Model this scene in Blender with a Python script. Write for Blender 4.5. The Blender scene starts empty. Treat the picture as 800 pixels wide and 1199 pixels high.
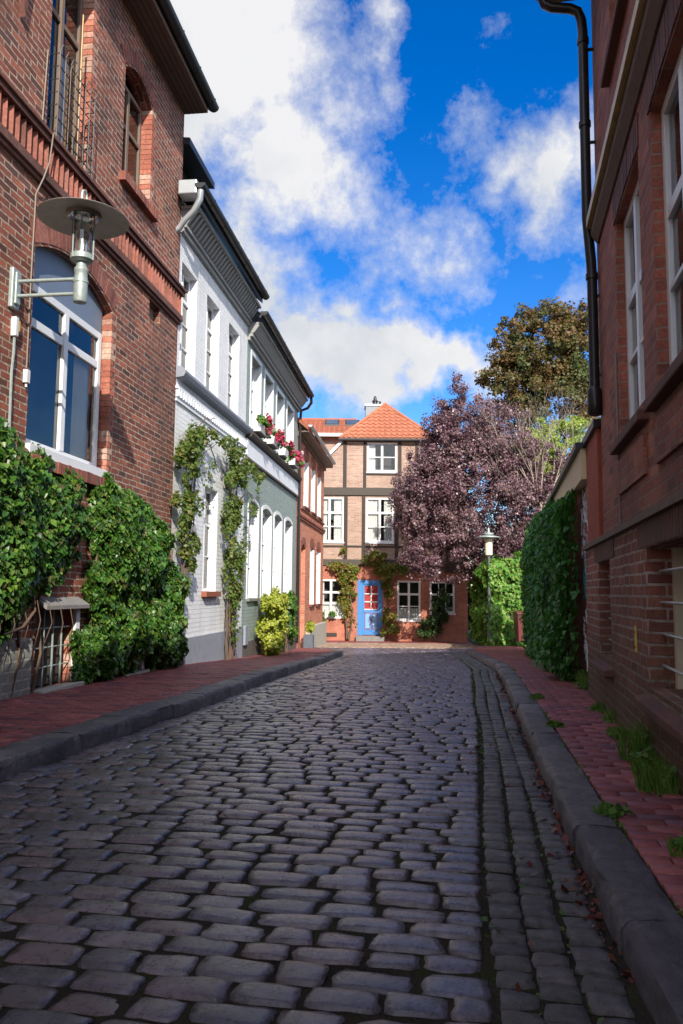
import bpy, math, random
import numpy as np
from mathutils import Vector, Matrix, noise
random.seed(7); RNG=np.random.default_rng(7)
S=bpy.context.scene; COL=S.collection
R=math.radians
# ---------------------------------------------------------------- terrain profile
PR=[(-60,0),(5,0),(8,-.02),(12.4,-.13),(17,-.37),(24,-.70),(31,-.89),(34,-.95),(60,-.95)]
PX=[a for a,_ in PR]; PZ=[b for _,b in PR]
def gz(y): return float(np.interp(y,PX,PZ))
def gzs(y): return sum(gz(y+d) for d in (-1.2,-.6,0,.6,1.2))/5

# ---------------------------------------------------------------- mesh collector
ZB={}
def topz(o):
    while o is not None:
        if o.name in ZB: return ZB[o.name]
        o=o.parent
    return 0.
class MB:
    def __init__(s): s.v=[]; s.f=[]; s.sm=[]
    def add(s,vs,fs,smooth=False):
        b=len(s.v); s.v+= [tuple(p) for p in vs]
        for f in fs: s.f.append(tuple(i+b for i in f)); s.sm.append(smooth)
    def box(s,x0,x1,y0,y1,z0,z1):
        s.add([(x0,y0,z0),(x1,y0,z0),(x1,y1,z0),(x0,y1,z0),(x0,y0,z1),(x1,y0,z1),(x1,y1,z1),(x0,y1,z1)],
              [(0,3,2,1),(4,5,6,7),(0,1,5,4),(1,2,6,5),(2,3,7,6),(3,0,4,7)]); return s
    def prism(s,poly,a0,a1,axis):
        # poly in the two other axes; axis 'x': (y,z), 'y': (x,z), 'z': (x,y)
        n=len(poly)
        def P(p,a): return {'x':(a,p[0],p[1]),'y':(p[0],a,p[1]),'z':(p[0],p[1],a)}[axis]
        vs=[P(p,a0) for p in poly]+[P(p,a1) for p in poly]
        ar=sum(poly[i][0]*poly[(i+1)%n][1]-poly[(i+1)%n][0]*poly[i][1] for i in range(n))
        flip=(ar>0)==(axis!='y')
        fs=[tuple(range(n)),tuple(range(2*n-1,n-1,-1))]+[(i,i+n,(i+1)%n+n,(i+1)%n) for i in range(n)]
        if flip: fs=[f[::-1] for f in fs]
        s.add(vs,fs); return s
    def quad(s,*p): s.add(p,[tuple(range(len(p)))]); return s
    def tube(s,pts,r,n=8,cap=True):
        pts=[Vector(p) for p in pts]; m=len(pts)
        rs=r if isinstance(r,(list,tuple)) else [r]*m
        vs=[];up=None
        for i,p in enumerate(pts):
            d=(pts[min(i+1,m-1)]-pts[max(i-1,0)])
            if d.length<1e-9: d=Vector((0,0,1))
            d.normalize()
            if up is None: up=Vector((1,0,0)) if abs(d.x)<.8 else Vector((0,0,1))
            a=d.cross(up)
            if a.length<1e-4: a=d.orthogonal()
            a.normalize(); b=a.cross(d).normalized(); up=b
            for k in range(n):
                t=2*math.pi*k/n; vs.append(p+(a*math.cos(t)+b*math.sin(t))*rs[i])
        fs=[(i*n+k,i*n+(k+1)%n,(i+1)*n+(k+1)%n,(i+1)*n+k) for i in range(m-1) for k in range(n)]
        s.add(vs,fs,True)
        if cap:
            s.add(vs[:n],[tuple(range(n))[::-1]]); s.add(vs[-n:],[tuple(range(n))])
        return s
    def lathe(s,prof,c=(0,0,0),n=24):
        vs=[(c[0]+r*math.cos(2*math.pi*k/n),c[1]+r*math.sin(2*math.pi*k/n),c[2]+z) for r,z in prof for k in range(n)]
        fs=[(i*n+k,i*n+(k+1)%n,(i+1)*n+(k+1)%n,(i+1)*n+k) for i in range(len(prof)-1) for k in range(n)]
        s.add(vs,fs,True); return s
    def build(s,name,m,parent=None,bevel=0,dz=None):
        me=bpy.data.meshes.new(name)
        z=topz(parent) if dz is None else dz
        me.from_pydata([(a,b,c-z) for a,b,c in s.v],[],s.f)
        me.polygons.foreach_set('use_smooth',s.sm)
        if any(s.sm):
            try: me.set_sharp_from_angle(angle=.7)
            except Exception: pass
        me.materials.append(m); me.update()
        o=bpy.data.objects.new(name,me); COL.objects.link(o)
        if parent is not None: o.parent=parent
        if bevel:
            b=o.modifiers.new('bevel','BEVEL'); b.width=bevel; b.segments=2; b.limit_method='ANGLE'
        return o
def npmesh(name,V,F,m,parent=None,smooth=False,dz=None):
    """V (n,3), F (k,c) numpy -> one mesh"""
    z=topz(parent) if dz is None else dz
    V=np.array(V,dtype=np.float32).copy(); V[:,2]-=z
    me=bpy.data.meshes.new(name); F=np.asarray(F,dtype=np.int32)
    me.vertices.add(len(V)); me.vertices.foreach_set('co',V.ravel())
    me.loops.add(F.size); me.loops.foreach_set('vertex_index',F.ravel())
    me.polygons.add(len(F)); me.polygons.foreach_set('loop_start',np.arange(0,F.size,F.shape[1],dtype=np.int32))
    me.update(calc_edges=True); me.validate()
    if smooth: me.polygons.foreach_set('use_smooth',np.ones(len(me.polygons),dtype=bool))
    me.materials.append(m)
    o=bpy.data.objects.new(name,me); COL.objects.link(o)
    if parent is not None: o.parent=parent
    return o
def tag(o,label=None,cat=None,group=None,kind=None):
    if label: o['label']=label
    if cat: o['category']=cat
    if group: o['group']=group
    if kind: o['kind']=kind
    return o
def empty(name,loc,label,cat,group=None,rz=0.):
    o=bpy.data.objects.new(name,None); COL.objects.link(o); o.empty_display_size=.2
    o.location=loc; o.rotation_euler=(0,0,rz); ZB[o.name]=loc[2]
    return tag(o,label,cat,group)
def copy_tree(o,parent=None):
    c=o.copy(); COL.objects.link(c); c.parent=parent
    for ch in [q for q in list(COL.objects) if q.parent==o]: copy_tree(ch,c)
    return c
class Frame:
    """facade frame: x along the wall, y into the building, z = world height"""
    def __init__(s,P0,P1):
        s.o=Vector((P0[0],P0[1],0)); d=Vector((P1[0]-P0[0],P1[1]-P0[1],0)); s.L=d.length; s.x=d.normalized()
        s.n=Vector((-s.x.y,s.x.x,0)); s.rz=math.atan2(s.x.y,s.x.x)
    def w(s,x,y,z): return s.o+s.x*x+s.n*y+Vector((0,0,z))
    def root(s,name,zb,label,cat,group=None):
        return empty(name,(s.o.x,s.o.y,zb),label,cat,group,s.rz)
FA=Frame((-4.142,1.0),(-2.69,12.38)); FB=Frame((-2.69,12.38),(-2.125,17.)); FG=Frame((-2.125,17.),(-1.39,24.1))
FC=Frame((-1.39,24.1),(-.74,31)); FR=Frame((2.77,8.7),(.63,-1.8)); FD=Frame((-1.85,33.7),(5.65,33.7))

# ---------------------------------------------------------------- materials
def newmat(name):
    m=bpy.data.materials.new(name); m.use_nodes=True; nt=m.node_tree
    return m,nt,nt.nodes['Principled BSDF']
def N(nt,t,**k):
    n=nt.nodes.new(t)
    for a,b in k.items():
        if a.startswith('i_'): n.inputs[a[2:].replace('_',' ')].default_value=b
        else: setattr(n,a,b)
    return n
def L(nt,a,b): nt.links.new(a,b)
def ramp(nt,fac,stops,interp='LINEAR'):
    r=nt.nodes.new('ShaderNodeValToRGB'); cr=r.color_ramp; cr.interpolation=interp
    while len(cr.elements)<len(stops): cr.elements.new(.5)
    for e,(p,c) in zip(cr.elements,stops): e.position=p; e.color=(*c,1) if len(c)==3 else c
    L(nt,fac,r.inputs[0]); return r.outputs[0]
def mixc(nt,fac,a,b,mode='MIX'):
    m=nt.nodes.new('ShaderNodeMix'); m.data_type='RGBA'; m.blend_type=mode; m.clamp_factor=True
    for i,x in ((0,fac),(6,a),(7,b)):
        if hasattr(x,'links'): L(nt,x,m.inputs[i])
        else: m.inputs[i].default_value= x if i==0 else ((*x,1) if len(x)==3 else x)
    return m.outputs[2]
def math_(nt,op,a,b=None,c=None,clamp=False):
    m=nt.nodes.new('ShaderNodeMath'); m.operation=op; m.use_clamp=clamp
    for i,x in enumerate((a,b,c)):
        if x is None: continue
        if hasattr(x,'links'): L(nt,x,m.inputs[i])
        else: m.inputs[i].default_value=x
    return m.outputs[0]
def simple(name,col,rough=.6,metal=0,noise_amt=.25,nscale=6,bump=.0,bscale=40,spec=.5):
    m,nt,p=newmat(name)
    tc=N(nt,'ShaderNodeTexCoord')
    nz=N(nt,'ShaderNodeTexNoise',i_Scale=nscale,i_Detail=5.,i_Roughness=.65); L(nt,tc.outputs['Object'],nz.inputs['Vector'])
    c=mixc(nt,nz.outputs[0],tuple(max(0,x*(1-noise_amt)) for x in col),tuple(min(1,x*(1+noise_amt)) for x in col))
    L(nt,c,p.inputs['Base Color']); p.inputs['Roughness'].default_value=rough; p.inputs['Metallic'].default_value=metal
    p.inputs['Specular IOR Level'].default_value=spec
    if bump:
        n2=N(nt,'ShaderNodeTexNoise',i_Scale=bscale,i_Detail=4.); L(nt,tc.outputs['Object'],n2.inputs['Vector'])
        b=N(nt,'ShaderNodeBump',i_Strength=bump,i_Distance=.01); L(nt,n2.outputs[0],b.inputs['Height']); L(nt,b.outputs[0],p.inputs['Normal'])
    return m
def wallcoord(nt):
    tc=N(nt,'ShaderNodeTexCoord'); sp=N(nt,'ShaderNodeSeparateXYZ'); L(nt,tc.outputs['Object'],sp.inputs[0])
    ge=N(nt,'ShaderNodeNewGeometry'); vt=N(nt,'ShaderNodeVectorTransform',vector_type='NORMAL',convert_from='WORLD',convert_to='OBJECT')
    L(nt,ge.outputs['True Normal'],vt.inputs[0]); sn=N(nt,'ShaderNodeSeparateXYZ'); L(nt,vt.outputs[0],sn.inputs[0])
    ax=math_(nt,'GREATER_THAN',math_(nt,'ABSOLUTE',sn.outputs[0]),.7); az=math_(nt,'GREATER_THAN',math_(nt,'ABSOLUTE',sn.outputs[2]),.7)
    def mx(f,a,b):
        m=nt.nodes.new('ShaderNodeMix'); m.data_type='FLOAT'; L(nt,f,m.inputs[0]); L(nt,a,m.inputs[2]); L(nt,b,m.inputs[3]); return m.outputs[0]
    u=mx(ax,sp.outputs[0],sp.outputs[1]); v=mx(az,sp.outputs[2],sp.outputs[1])
    cb=N(nt,'ShaderNodeCombineXYZ'); L(nt,u,cb.inputs[0]); L(nt,v,cb.inputs[1])
    return tc,cb.outputs[0]
def brick(name,cols,mortar,bw=.25,rh=.077,ms=.008,rough=.8,bumpd=.006,stain=.3,dirt=None,soldier=False,streak=0,soot=0,offs=.5,wobble=.006):
    m,nt,p=newmat(name); tc,uv=wallcoord(nt)
    nw=N(nt,'ShaderNodeTexNoise',i_Scale=5.,i_Detail=3.); L(nt,tc.outputs['Object'],nw.inputs['Vector'])
    w=N(nt,'ShaderNodeVectorMath',operation='SUBTRACT'); L(nt,nw.outputs['Color'],w.inputs[0]); w.inputs[1].default_value=(.5,.5,.5)
    w2=N(nt,'ShaderNodeVectorMath',operation='MULTIPLY_ADD'); L(nt,w.outputs[0],w2.inputs[0]); w2.inputs[1].default_value=(wobble*3,wobble*3,0); L(nt,uv,w2.inputs[2])
    b=N(nt,'ShaderNodeTexBrick',offset=offs)
    L(nt,w2.outputs[0],b.inputs['Vector'])
    b.inputs['Color1'].default_value=(0,0,0,1); b.inputs['Color2'].default_value=(1,1,1,1); b.inputs['Mortar'].default_value=(.5,.5,.5,1)
    b.inputs['Scale'].default_value=1; b.inputs['Mortar Size'].default_value=ms; b.inputs['Mortar Smooth'].default_value=.25
    b.inputs['Brick Width'].default_value=bw; b.inputs['Row Height'].default_value=rh
    k=len(cols); bc=ramp(nt,b.outputs['Color'],[(i/(k-1),c) for i,c in enumerate(cols)])
    n1=N(nt,'ShaderNodeTexNoise',i_Scale=.9,i_Detail=6.,i_Roughness=.7); L(nt,tc.outputs['Object'],n1.inputs['Vector'])
    n2=N(nt,'ShaderNodeTexNoise',i_Scale=45.,i_Detail=4.,i_Roughness=.7); L(nt,tc.outputs['Object'],n2.inputs['Vector'])
    st=ramp(nt,n1.outputs[0],[(.3,(1-stain,)*3),(.7,(1+stain*.6,)*3)])
    bc=mixc(nt,1.,bc,st,'MULTIPLY')
    bc=mixc(nt,1.,bc,ramp(nt,n2.outputs[0],[(.3,(.72,)*3),(.7,(1.25,)*3)]),'MULTIPLY')
    mo=mixc(nt,n1.outputs[0],tuple(x*.65 for x in mortar),tuple(min(1,x*1.25) for x in mortar))
    n3=N(nt,'ShaderNodeTexNoise',i_Scale=14.,i_Detail=5.,i_Roughness=.7); L(nt,tc.outputs['Object'],n3.inputs['Vector'])
    mf=math_(nt,'MULTIPLY',b.outputs['Fac'],ramp(nt,n3.outputs[0],[(.36,(.15,)*3),(.56,(1,)*3)]),clamp=True)
    c=mixc(nt,mf,bc,mo)
    if soot:
        n4=N(nt,'ShaderNodeTexNoise',i_Scale=.55,i_Detail=9.,i_Roughness=.75); mp4=N(nt,'ShaderNodeMapping'); mp4.inputs['Scale'].default_value=(1.4,1.4,.7); L(nt,tc.outputs['Object'],mp4.inputs[0]); L(nt,mp4.outputs[0],n4.inputs['Vector'])
        c=mixc(nt,math_(nt,'MULTIPLY',ramp(nt,n4.outputs[0],[(.46,(0,0,0)),(.64,(1,1,1))]),soot),c,(.055,.04,.036))
    if streak:
        mp=N(nt,'ShaderNodeMapping'); mp.inputs['Scale'].default_value=(5.,5.,.5); L(nt,tc.outputs['Object'],mp.inputs[0]); ns=N(nt,'ShaderNodeTexNoise',i_Scale=1.,i_Detail=6.,i_Roughness=.7); L(nt,mp.outputs[0],ns.inputs['Vector'])
        c=mixc(nt,math_(nt,'MULTIPLY',ramp(nt,ns.outputs[0],[(.5,(0,0,0)),(.75,(1,1,1))]),streak),c,(.42,.40,.35))
    if dirt:   # grime with its own ragged shape near the foot
        sp=N(nt,'ShaderNodeSeparateXYZ'); L(nt,tc.outputs['Object'],sp.inputs[0])
        f=math_(nt,'SUBTRACT',math_(nt,'ADD',sp.outputs[2],math_(nt,'MULTIPLY',n1.outputs[0],-.9)),-.2)
        c=mixc(nt,math_(nt,'MULTIPLY',math_(nt,'SUBTRACT',1.,f,clamp=True),.7,clamp=True),c,dirt)
    L(nt,c,p.inputs['Base Color']); p.inputs['Roughness'].default_value=rough; p.inputs['Specular IOR Level'].default_value=.35
    h=math_(nt,'ADD',math_(nt,'MULTIPLY',b.outputs['Fac'],-1.),math_(nt,'MULTIPLY',n2.outputs[0],.5))
    h=math_(nt,'ADD',h,math_(nt,'MULTIPLY',b.outputs['Color'],.25))
    bp=N(nt,'ShaderNodeBump',i_Strength=.9,i_Distance=bumpd); L(nt,h,bp.inputs['Height']); L(nt,bp.outputs[0],p.inputs['Normal'])
    return m
def islandmat(name,stops,rough=.6,bump=.4,bscale=30,bd=.006,fine=.25,spec=.5,big=None,interp='LINEAR',coat=0):
    m,nt,p=newmat(name); tc=N(nt,'ShaderNodeTexCoord'); g=N(nt,'ShaderNodeNewGeometry')
    c=ramp(nt,g.outputs['Random Per Island'],stops,interp)
    n=N(nt,'ShaderNodeTexNoise',i_Scale=float(bscale),i_Detail=8.,i_Roughness=.72); L(nt,tc.outputs['Object'],n.inputs['Vector'])
    c=mixc(nt,1.,c,ramp(nt,n.outputs[0],[(.35,(1-fine,)*3),(.65,(1+fine,)*3)]),'MULTIPLY')
    nm=N(nt,'ShaderNodeTexNoise',i_Scale=2.3,i_Detail=5.,i_Roughness=.6); L(nt,tc.outputs['Object'],nm.inputs['Vector'])
    c=mixc(nt,1.,c,ramp(nt,nm.outputs[0],[(.35,(.72,.70,.70)),(.65,(1.22,1.22,1.25))]),'MULTIPLY')
    if big:
        nb=N(nt,'ShaderNodeTexNoise',i_Scale=big[0],i_Detail=4.); L(nt,tc.outputs['Object'],nb.inputs['Vector'])
        c=mixc(nt,ramp(nt,nb.outputs[0],[(.45,(0,0,0)),(.7,(1,1,1))]),c,big[1])
    L(nt,c,p.inputs['Base Color']); p.inputs['Roughness'].default_value=rough; p.inputs['Specular IOR Level'].default_value=spec
    rr=math_(nt,'ADD',math_(nt,'MULTIPLY',n.outputs[0],.5),rough-.25); L(nt,rr,p.inputs['Roughness'])
    b=N(nt,'ShaderNodeBump',i_Strength=bump,i_Distance=bd); L(nt,n.outputs[0],b.inputs['Height']); L(nt,b.outputs[0],p.inputs['Normal'])
    if coat: p.inputs['Coat Weight'].default_value=coat; p.inputs['Coat Roughness'].default_value=.28
    return m
def leafmat(name,stops,rough=.45,trans=.35,spec=.4,big=None):
    m,nt,p=newmat(name); g=N(nt,'ShaderNodeNewGeometry')
    c=ramp(nt,g.outputs['Random Per Island'],stops)
    if big:
        tc=N(nt,'ShaderNodeTexCoord'); nb=N(nt,'ShaderNodeTexNoise',i_Scale=big[0],i_Detail=3.); L(nt,tc.outputs['Object'],nb.inputs['Vector'])
        c=mixc(nt,ramp(nt,nb.outputs[0],[(.45,(0,0,0)),(.62,(1,1,1))]),c,big[1])
    L(nt,c,p.inputs['Base Color']); p.inputs['Roughness'].default_value=rough; p.inputs['Specular IOR Level'].default_value=spec
    t=N(nt,'ShaderNodeBsdfTranslucent'); tcx=mixc(nt,1.,c,(1.3,1.5,.7),'MULTIPLY'); L(nt,tcx,t.inputs[0])
    mx=N(nt,'ShaderNodeMixShader'); mx.inputs[0].default_value=trans; L(nt,p.outputs[0],mx.inputs[1]); L(nt,t.outputs[0],mx.inputs[2])
    L(nt,mx.outputs[0],nt.nodes['Material Output'].inputs[0]); return m
def glass(name,tint=(1,1,1),ior=1.55,gloss=1.0):
    m,nt,p=newmat(name); nt.nodes.remove(p)
    f=N(nt,'ShaderNodeFresnel',i_IOR=ior); g=N(nt,'ShaderNodeBsdfGlossy'); g.inputs['Roughness'].default_value=.02; g.inputs[0].default_value=(gloss,gloss,gloss,1)
    t=N(nt,'ShaderNodeBsdfTransparent'); t.inputs[0].default_value=(*tint,1)
    tc=N(nt,'ShaderNodeTexCoord'); n=N(nt,'ShaderNodeTexNoise',i_Scale=2.5,i_Detail=1.); L(nt,tc.outputs['Object'],n.inputs['Vector'])
    b=N(nt,'ShaderNodeBump',i_Strength=.25,i_Distance=.03); L(nt,n.outputs[0],b.inputs['Height']); L(nt,b.outputs[0],g.inputs['Normal'])
    fac=math_(nt,'MULTIPLY_ADD',f.outputs[0],.95,.04,clamp=True)
    mx=N(nt,'ShaderNodeMixShader'); L(nt,fac,mx.inputs[0]); L(nt,t.outputs[0],mx.inputs[1]); L(nt,g.outputs[0],mx.inputs[2])
    L(nt,mx.outputs[0],nt.nodes['Material Output'].inputs[0]); return m
M={}
M['brickA']=brick('weathered_red_brick',[(.10,.045,.035),(.30,.085,.05),(.22,.075,.05),(.42,.13,.075),(.12,.06,.055)],(.50,.42,.33),ms=.010,stain=.4,bumpd=.011,soot=.55,wobble=.009)
M['brickAr']=islandmat('orange_reveal_brick',[(0,(.32,.10,.06)),(.5,(.46,.16,.10)),(1,(.48,.32,.24))],rough=.8,fine=.3)
M['brickB']=brick('whitewashed_brick',[(.80,.82,.85),(.88,.88,.89),(.84,.85,.87)],(.76,.78,.82),ms=.010,stain=.08,bumpd=.014,rough=.7,streak=.45)
M['brickG']=brick('pale_green_painted_brick',[(.26,.33,.31),(.33,.40,.37),(.29,.36,.34)],(.25,.31,.3),ms=.010,stain=.12,bumpd=.008,rough=.7,streak=.35)
M['brickC']=brick('orange_red_brick',[(.46,.13,.07),(.64,.22,.13),(.55,.18,.10),(.68,.29,.18)],(.5,.4,.32),stain=.15,bumpd=.006)
M['brickR']=brick('dark_red_brick',[(.22,.075,.055),(.44,.135,.085),(.33,.10,.065),(.54,.19,.12)],(.32,.24,.19),ms=.008,stain=.4,bumpd=.012,soot=.55,wobble=.009)
M['brickRp']=brick('plinth_brick',[(.24,.08,.055),(.40,.13,.085),(.30,.09,.062),(.48,.18,.12)],(.56,.49,.42),ms=.010,stain=.45,bumpd=.014,soot=.4,wobble=.009,dirt=(.06,.06,.035))
M['brickE']=brick('annex_brick',[(.26,.07,.045),(.38,.10,.06),(.30,.09,.06)],(.24,.2,.17),stain=.25,dirt=(.07,.08,.04))
M['brickD1']=brick('pinkish_infill_brick',[(.33,.19,.145),(.46,.30,.235),(.40,.24,.185),(.50,.35,.28)],(.46,.38,.31),stain=.22,ms=.014,streak=.2)
M['brickD0']=brick('orange_painted_brick',[(.38,.12,.08),(.50,.17,.11),(.44,.145,.09)],(.38,.2,.14),stain=.3,ms=.011,streak=.25)
M['lintel']=islandmat('soldier_brick',[(0,(.15,.055,.04)),(.5,(.30,.10,.065)),(1,(.24,.10,.075))],rough=.8,fine=.35)
M['darklintel']=islandmat('dark_soldier_brick',[(0,(.09,.04,.03)),(.5,(.15,.055,.04)),(1,(.12,.06,.045))],rough=.8,fine=.35)
M['mortar']=simple('lime_mortar',(.36,.30,.23),.9,bump=.5)
M['white']=simple('white_paint',(.78,.79,.8),.35,noise_amt=.06,nscale=3)
M['whitewall']=simple('white_render',(.76,.78,.82),.7,noise_amt=.08,nscale=3,bump=.3)
M['greywhite']=simple('grey_white_paint',(.74,.75,.77),.4,noise_amt=.08)
M['greyblue']=simple('grey_blue_panel',(.16,.20,.27),.4,noise_amt=.1)
M['plinthgrey']=simple('grey_plinth_paint',(.26,.28,.33),.8,noise_amt=.25,nscale=5,bump=.5)
M['darkplinth']=simple('dark_plinth',(.11,.095,.09),.85,noise_amt=.35,nscale=5,bump=.5)
M['concrete']=simple('old_concrete',(.42,.40,.35),.85,noise_amt=.25,nscale=8,bump=.5)
M['stone']=simple('grey_stone',(.22,.21,.2),.8,noise_amt=.35,nscale=9,bump=.6)
M['slate']=simple('dark_roof_metal',(.03,.032,.036),.45,noise_amt=.3,nscale=4)
M['zinc']=simple('zinc',(.48,.52,.55),.4,metal=.5,noise_amt=.15,nscale=8)
M['blackpipe']=simple('black_painted_iron',(.018,.016,.016),.35,noise_amt=.3,nscale=10)
M['soffit']=simple('brown_soffit_board',(.17,.12,.09),.7,noise_amt=.25,nscale=6)
M['soffitgrey']=simple('grey_soffit_board',(.30,.30,.29),.7,noise_amt=.2,nscale=6)
M['rooftile']=simple('dull_red_tile',(.28,.09,.05),.8,noise_amt=.3,nscale=3,bump=.6,bscale=12)
M['tile']=simple('orange_pantile',(.42,.155,.085),.65,noise_amt=.45,nscale=5)
M['tile2']=simple('weathered_orange_pantile',(.33,.105,.055),.7,noise_amt=.4,nscale=4)
M['timber']=simple('dark_timber',(.045,.033,.028),.75,noise_amt=.35,nscale=14,bump=.6)
M['timbergrey']=simple('grey_brown_timber',(.075,.062,.05),.75,noise_amt=.35,nscale=14,bump=.6)
M['galv']=simple('weathered_galvanised_steel',(.36,.42,.40),.5,metal=.35,noise_amt=.35,nscale=22,bump=.3)
M['rust']=simple('tarnished_lamp_shade',(.36,.33,.28),.5,metal=.4,noise_amt=.35,nscale=9)
M['chrome']=simple('lamp_reflector',(.75,.75,.74),.2,metal=.9,noise_amt=.08)
M['wire']=simple('black_wire',(.02,.018,.016),.5)
M['rustwire']=simple('rusty_brass_pole',(.22,.13,.05),.45,metal=.3,noise_amt=.4,nscale=20)
M['cable']=simple('dusty_cable',(.26,.21,.17),.6)
M['plastic']=simple('white_plastic',(.7,.7,.68),.4,noise_amt=.05)
M['yellow']=simple('yellow_enamel',(.65,.42,.05),.4,noise_amt=.15)
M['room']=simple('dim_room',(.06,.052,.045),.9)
M['curtain']=simple('white_curtain',(.72,.72,.7),.9,noise_amt=.1,nscale=4)
M['cream']=simple('cream_blind',(.80,.70,.50),.8,noise_amt=.1)
M['pane']=glass('window_glass',(.88,.90,.90),1.5,.85); M['clear']=glass('lamp_glass',(.93,.95,.95),1.45)
M['skylight']=simple('skylight_glass',(.06,.08,.10),.1)
M['beige']=simple('beige_fascia_board',(.74,.60,.38),.7,noise_amt=.12,nscale=5)
M['pier']=brick('orange_red_pier_brick',[(.36,.07,.035),(.44,.095,.045),(.4,.08,.04)],(.3,.09,.06),stain=.2,ms=.006)
M['blue']=simple('blue_door_paint',(.06,.22,.52),.4,noise_amt=.08)
M['blue2']=simple('light_blue_door_panel',(.20,.40,.68),.4,noise_amt=.08)
M['reddoor']=simple('dark_red_trim',(.35,.04,.04),.4)
M['redcurtain']=simple('red_blind',(.36,.035,.03),.8)
M['bin']=simple('maroon_plastic',(.13,.03,.028),.5,noise_amt=.15)
M['bark']=simple('grey_bark',(.12,.09,.07),.9,noise_amt=.4,nscale=12,bump=.8)
M['twig']=simple('pale_twig',(.50,.42,.35),.9,noise_amt=.3)
M['vine']=simple('brown_vine',(.14,.09,.06),.9,noise_amt=.4,nscale=20)
M['pot']=simple('slate_blue_pot',(.10,.12,.15),.5)
M['ledgegold']=simple('flashing_with_painted_glint',(.60,.44,.18),.45,metal=.1,noise_amt=.5,nscale=5)  # metal flashing with a gold reflection painted into its colour
M['ledge']=simple('worn_sandstone_ledge',(.17,.12,.095),.85,noise_amt=.35,nscale=8,bump=.8,bscale=20)
M['graffiti']=simple('white_spray_paint',(.62,.62,.66),.5); M['graffiti2']=simple('turquoise_spray_paint',(.05,.28,.33),.5); M['graffiti3']=simple('red_spray_paint',(.6,.06,.03),.5)
M['paper']=simple('paper',(.75,.75,.75),.8)
M['cobble']=islandmat('granite_cobble',[(0,(.055,.052,.075)),(.25,(.115,.082,.098)),(.5,(.075,.075,.11)),(.7,(.14,.112,.13)),(.85,(.12,.075,.085)),(1,(.19,.17,.19))],rough=.30,bump=1.,bscale=20,bd=.012,fine=.55,spec=.9,coat=.5)
M['sett']=islandmat('basalt_sett',[(0,(.07,.07,.075)),(.5,(.095,.092,.092)),(1,(.13,.12,.12))],rough=.42,bump=1.,bscale=26,bd=.014,fine=.5,spec=.6)
M['kerb']=islandmat('granite_kerb',[(0,(.10,.092,.105)),(.5,(.15,.135,.14)),(1,(.21,.19,.19))],rough=.5,bump=1.,bscale=16,bd=.03,fine=.55,big=(2.2,(.075,.065,.085)))
M['clinker']=islandmat('red_clinker_paver',[(0,(.22,.06,.058)),(.4,(.29,.085,.075)),(.7,(.24,.065,.07)),(1,(.14,.055,.06))],rough=.6,bump=.5,bscale=40,bd=.004,fine=.3)
M['squarebrick']=islandmat('tan_square_paver',[(0,(.34,.24,.17)),(.5,(.42,.31,.22)),(1,(.36,.22,.16))],rough=.8,fine=.25)  # sandy tan pavers of the far square
# ground: dirt with moss
def groundmat():
    m,nt,p=newmat('earth_and_moss'); tc=N(nt,'ShaderNodeTexCoord')
    n=N(nt,'ShaderNodeTexNoise',i_Scale=3.,i_Detail=7.,i_Roughness=.7); L(nt,tc.outputs['Object'],n.inputs['Vector'])
    c=ramp(nt,n.outputs[0],[(.35,(.022,.018,.014)),(.55,(.04,.034,.022)),(.7,(.03,.045,.014))]); L(nt,c,p.inputs['Base Color']); p.inputs['Roughness'].default_value=.95
    p.inputs['Specular IOR Level'].default_value=.1
    return m
M['ground']=groundmat()
G=lambda *c:[(i/(len(c)-1),x) for i,x in enumerate(c)]
M['ivy']=leafmat('ivy_leaf',G((.025,.075,.016),(.05,.15,.02),(.035,.105,.018),(.11,.25,.03),(.06,.18,.025),(.18,.28,.04),(.03,.09,.018),(.16,.13,.05)),rough=.38,trans=.28,spec=.5)
M['ivydark']=leafmat('dark_ivy_leaf',G((.035,.12,.03),(.06,.20,.04),(.045,.15,.035),(.11,.28,.05)),rough=.42,trans=.3,spec=.45)
M['hedge']=leafmat('bright_vine_leaf',G((.07,.20,.03),(.13,.32,.04),(.10,.26,.04),(.22,.40,.07),(.30,.32,.09),(.16,.34,.05)),rough=.5,trans=.35)
M['plum']=leafmat('purple_plum_leaf',G((.05,.02,.032),(.10,.042,.06),(.15,.07,.09),(.26,.15,.17),(.07,.028,.045)),rough=.42,trans=.15,spec=.6,big=(.8,(.19,.11,.115)))
M['beech']=leafmat('turning_beech_leaf',G((.09,.065,.025),(.17,.08,.035),(.10,.12,.03),(.22,.12,.045),(.14,.065,.035)),rough=.5,trans=.3,big=(.55,(.075,.10,.025)))
M['lime']=leafmat('yellow_green_leaf',G((.20,.27,.04),(.30,.37,.06),(.24,.33,.05)),trans=.35)
M['rose']=leafmat('rose_leaf',G((.05,.11,.02),(.11,.18,.03),(.16,.19,.04),(.08,.14,.03),(.24,.20,.06)),trans=.3)
M['autumnvine']=leafmat('autumn_vine_leaf',G((.08,.14,.02),(.16,.20,.03),(.26,.20,.04),(.12,.17,.03),(.34,.15,.04)),trans=.3)
M['goldshrub']=leafmat('variegated_shrub_leaf',G((.16,.22,.02),(.40,.42,.05),(.28,.34,.04),(.52,.50,.10)),trans=.3)
M['greenshrub']=leafmat('green_shrub_leaf',G((.05,.12,.02),(.10,.20,.03),(.15,.25,.04)),trans=.3)
M['dull']=leafmat('dark_garden_leaf',G((.025,.05,.015),(.045,.085,.02),(.06,.10,.03)),trans=.2)
M['weed']=leafmat('weed_leaf',G((.06,.14,.02),(.10,.20,.03),(.14,.20,.04)),trans=.3)
M['pink']=leafmat('geranium_petal',G((.50,.05,.14),(.62,.08,.2),(.45,.02,.04),(.68,.25,.33)),trans=.2)
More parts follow.
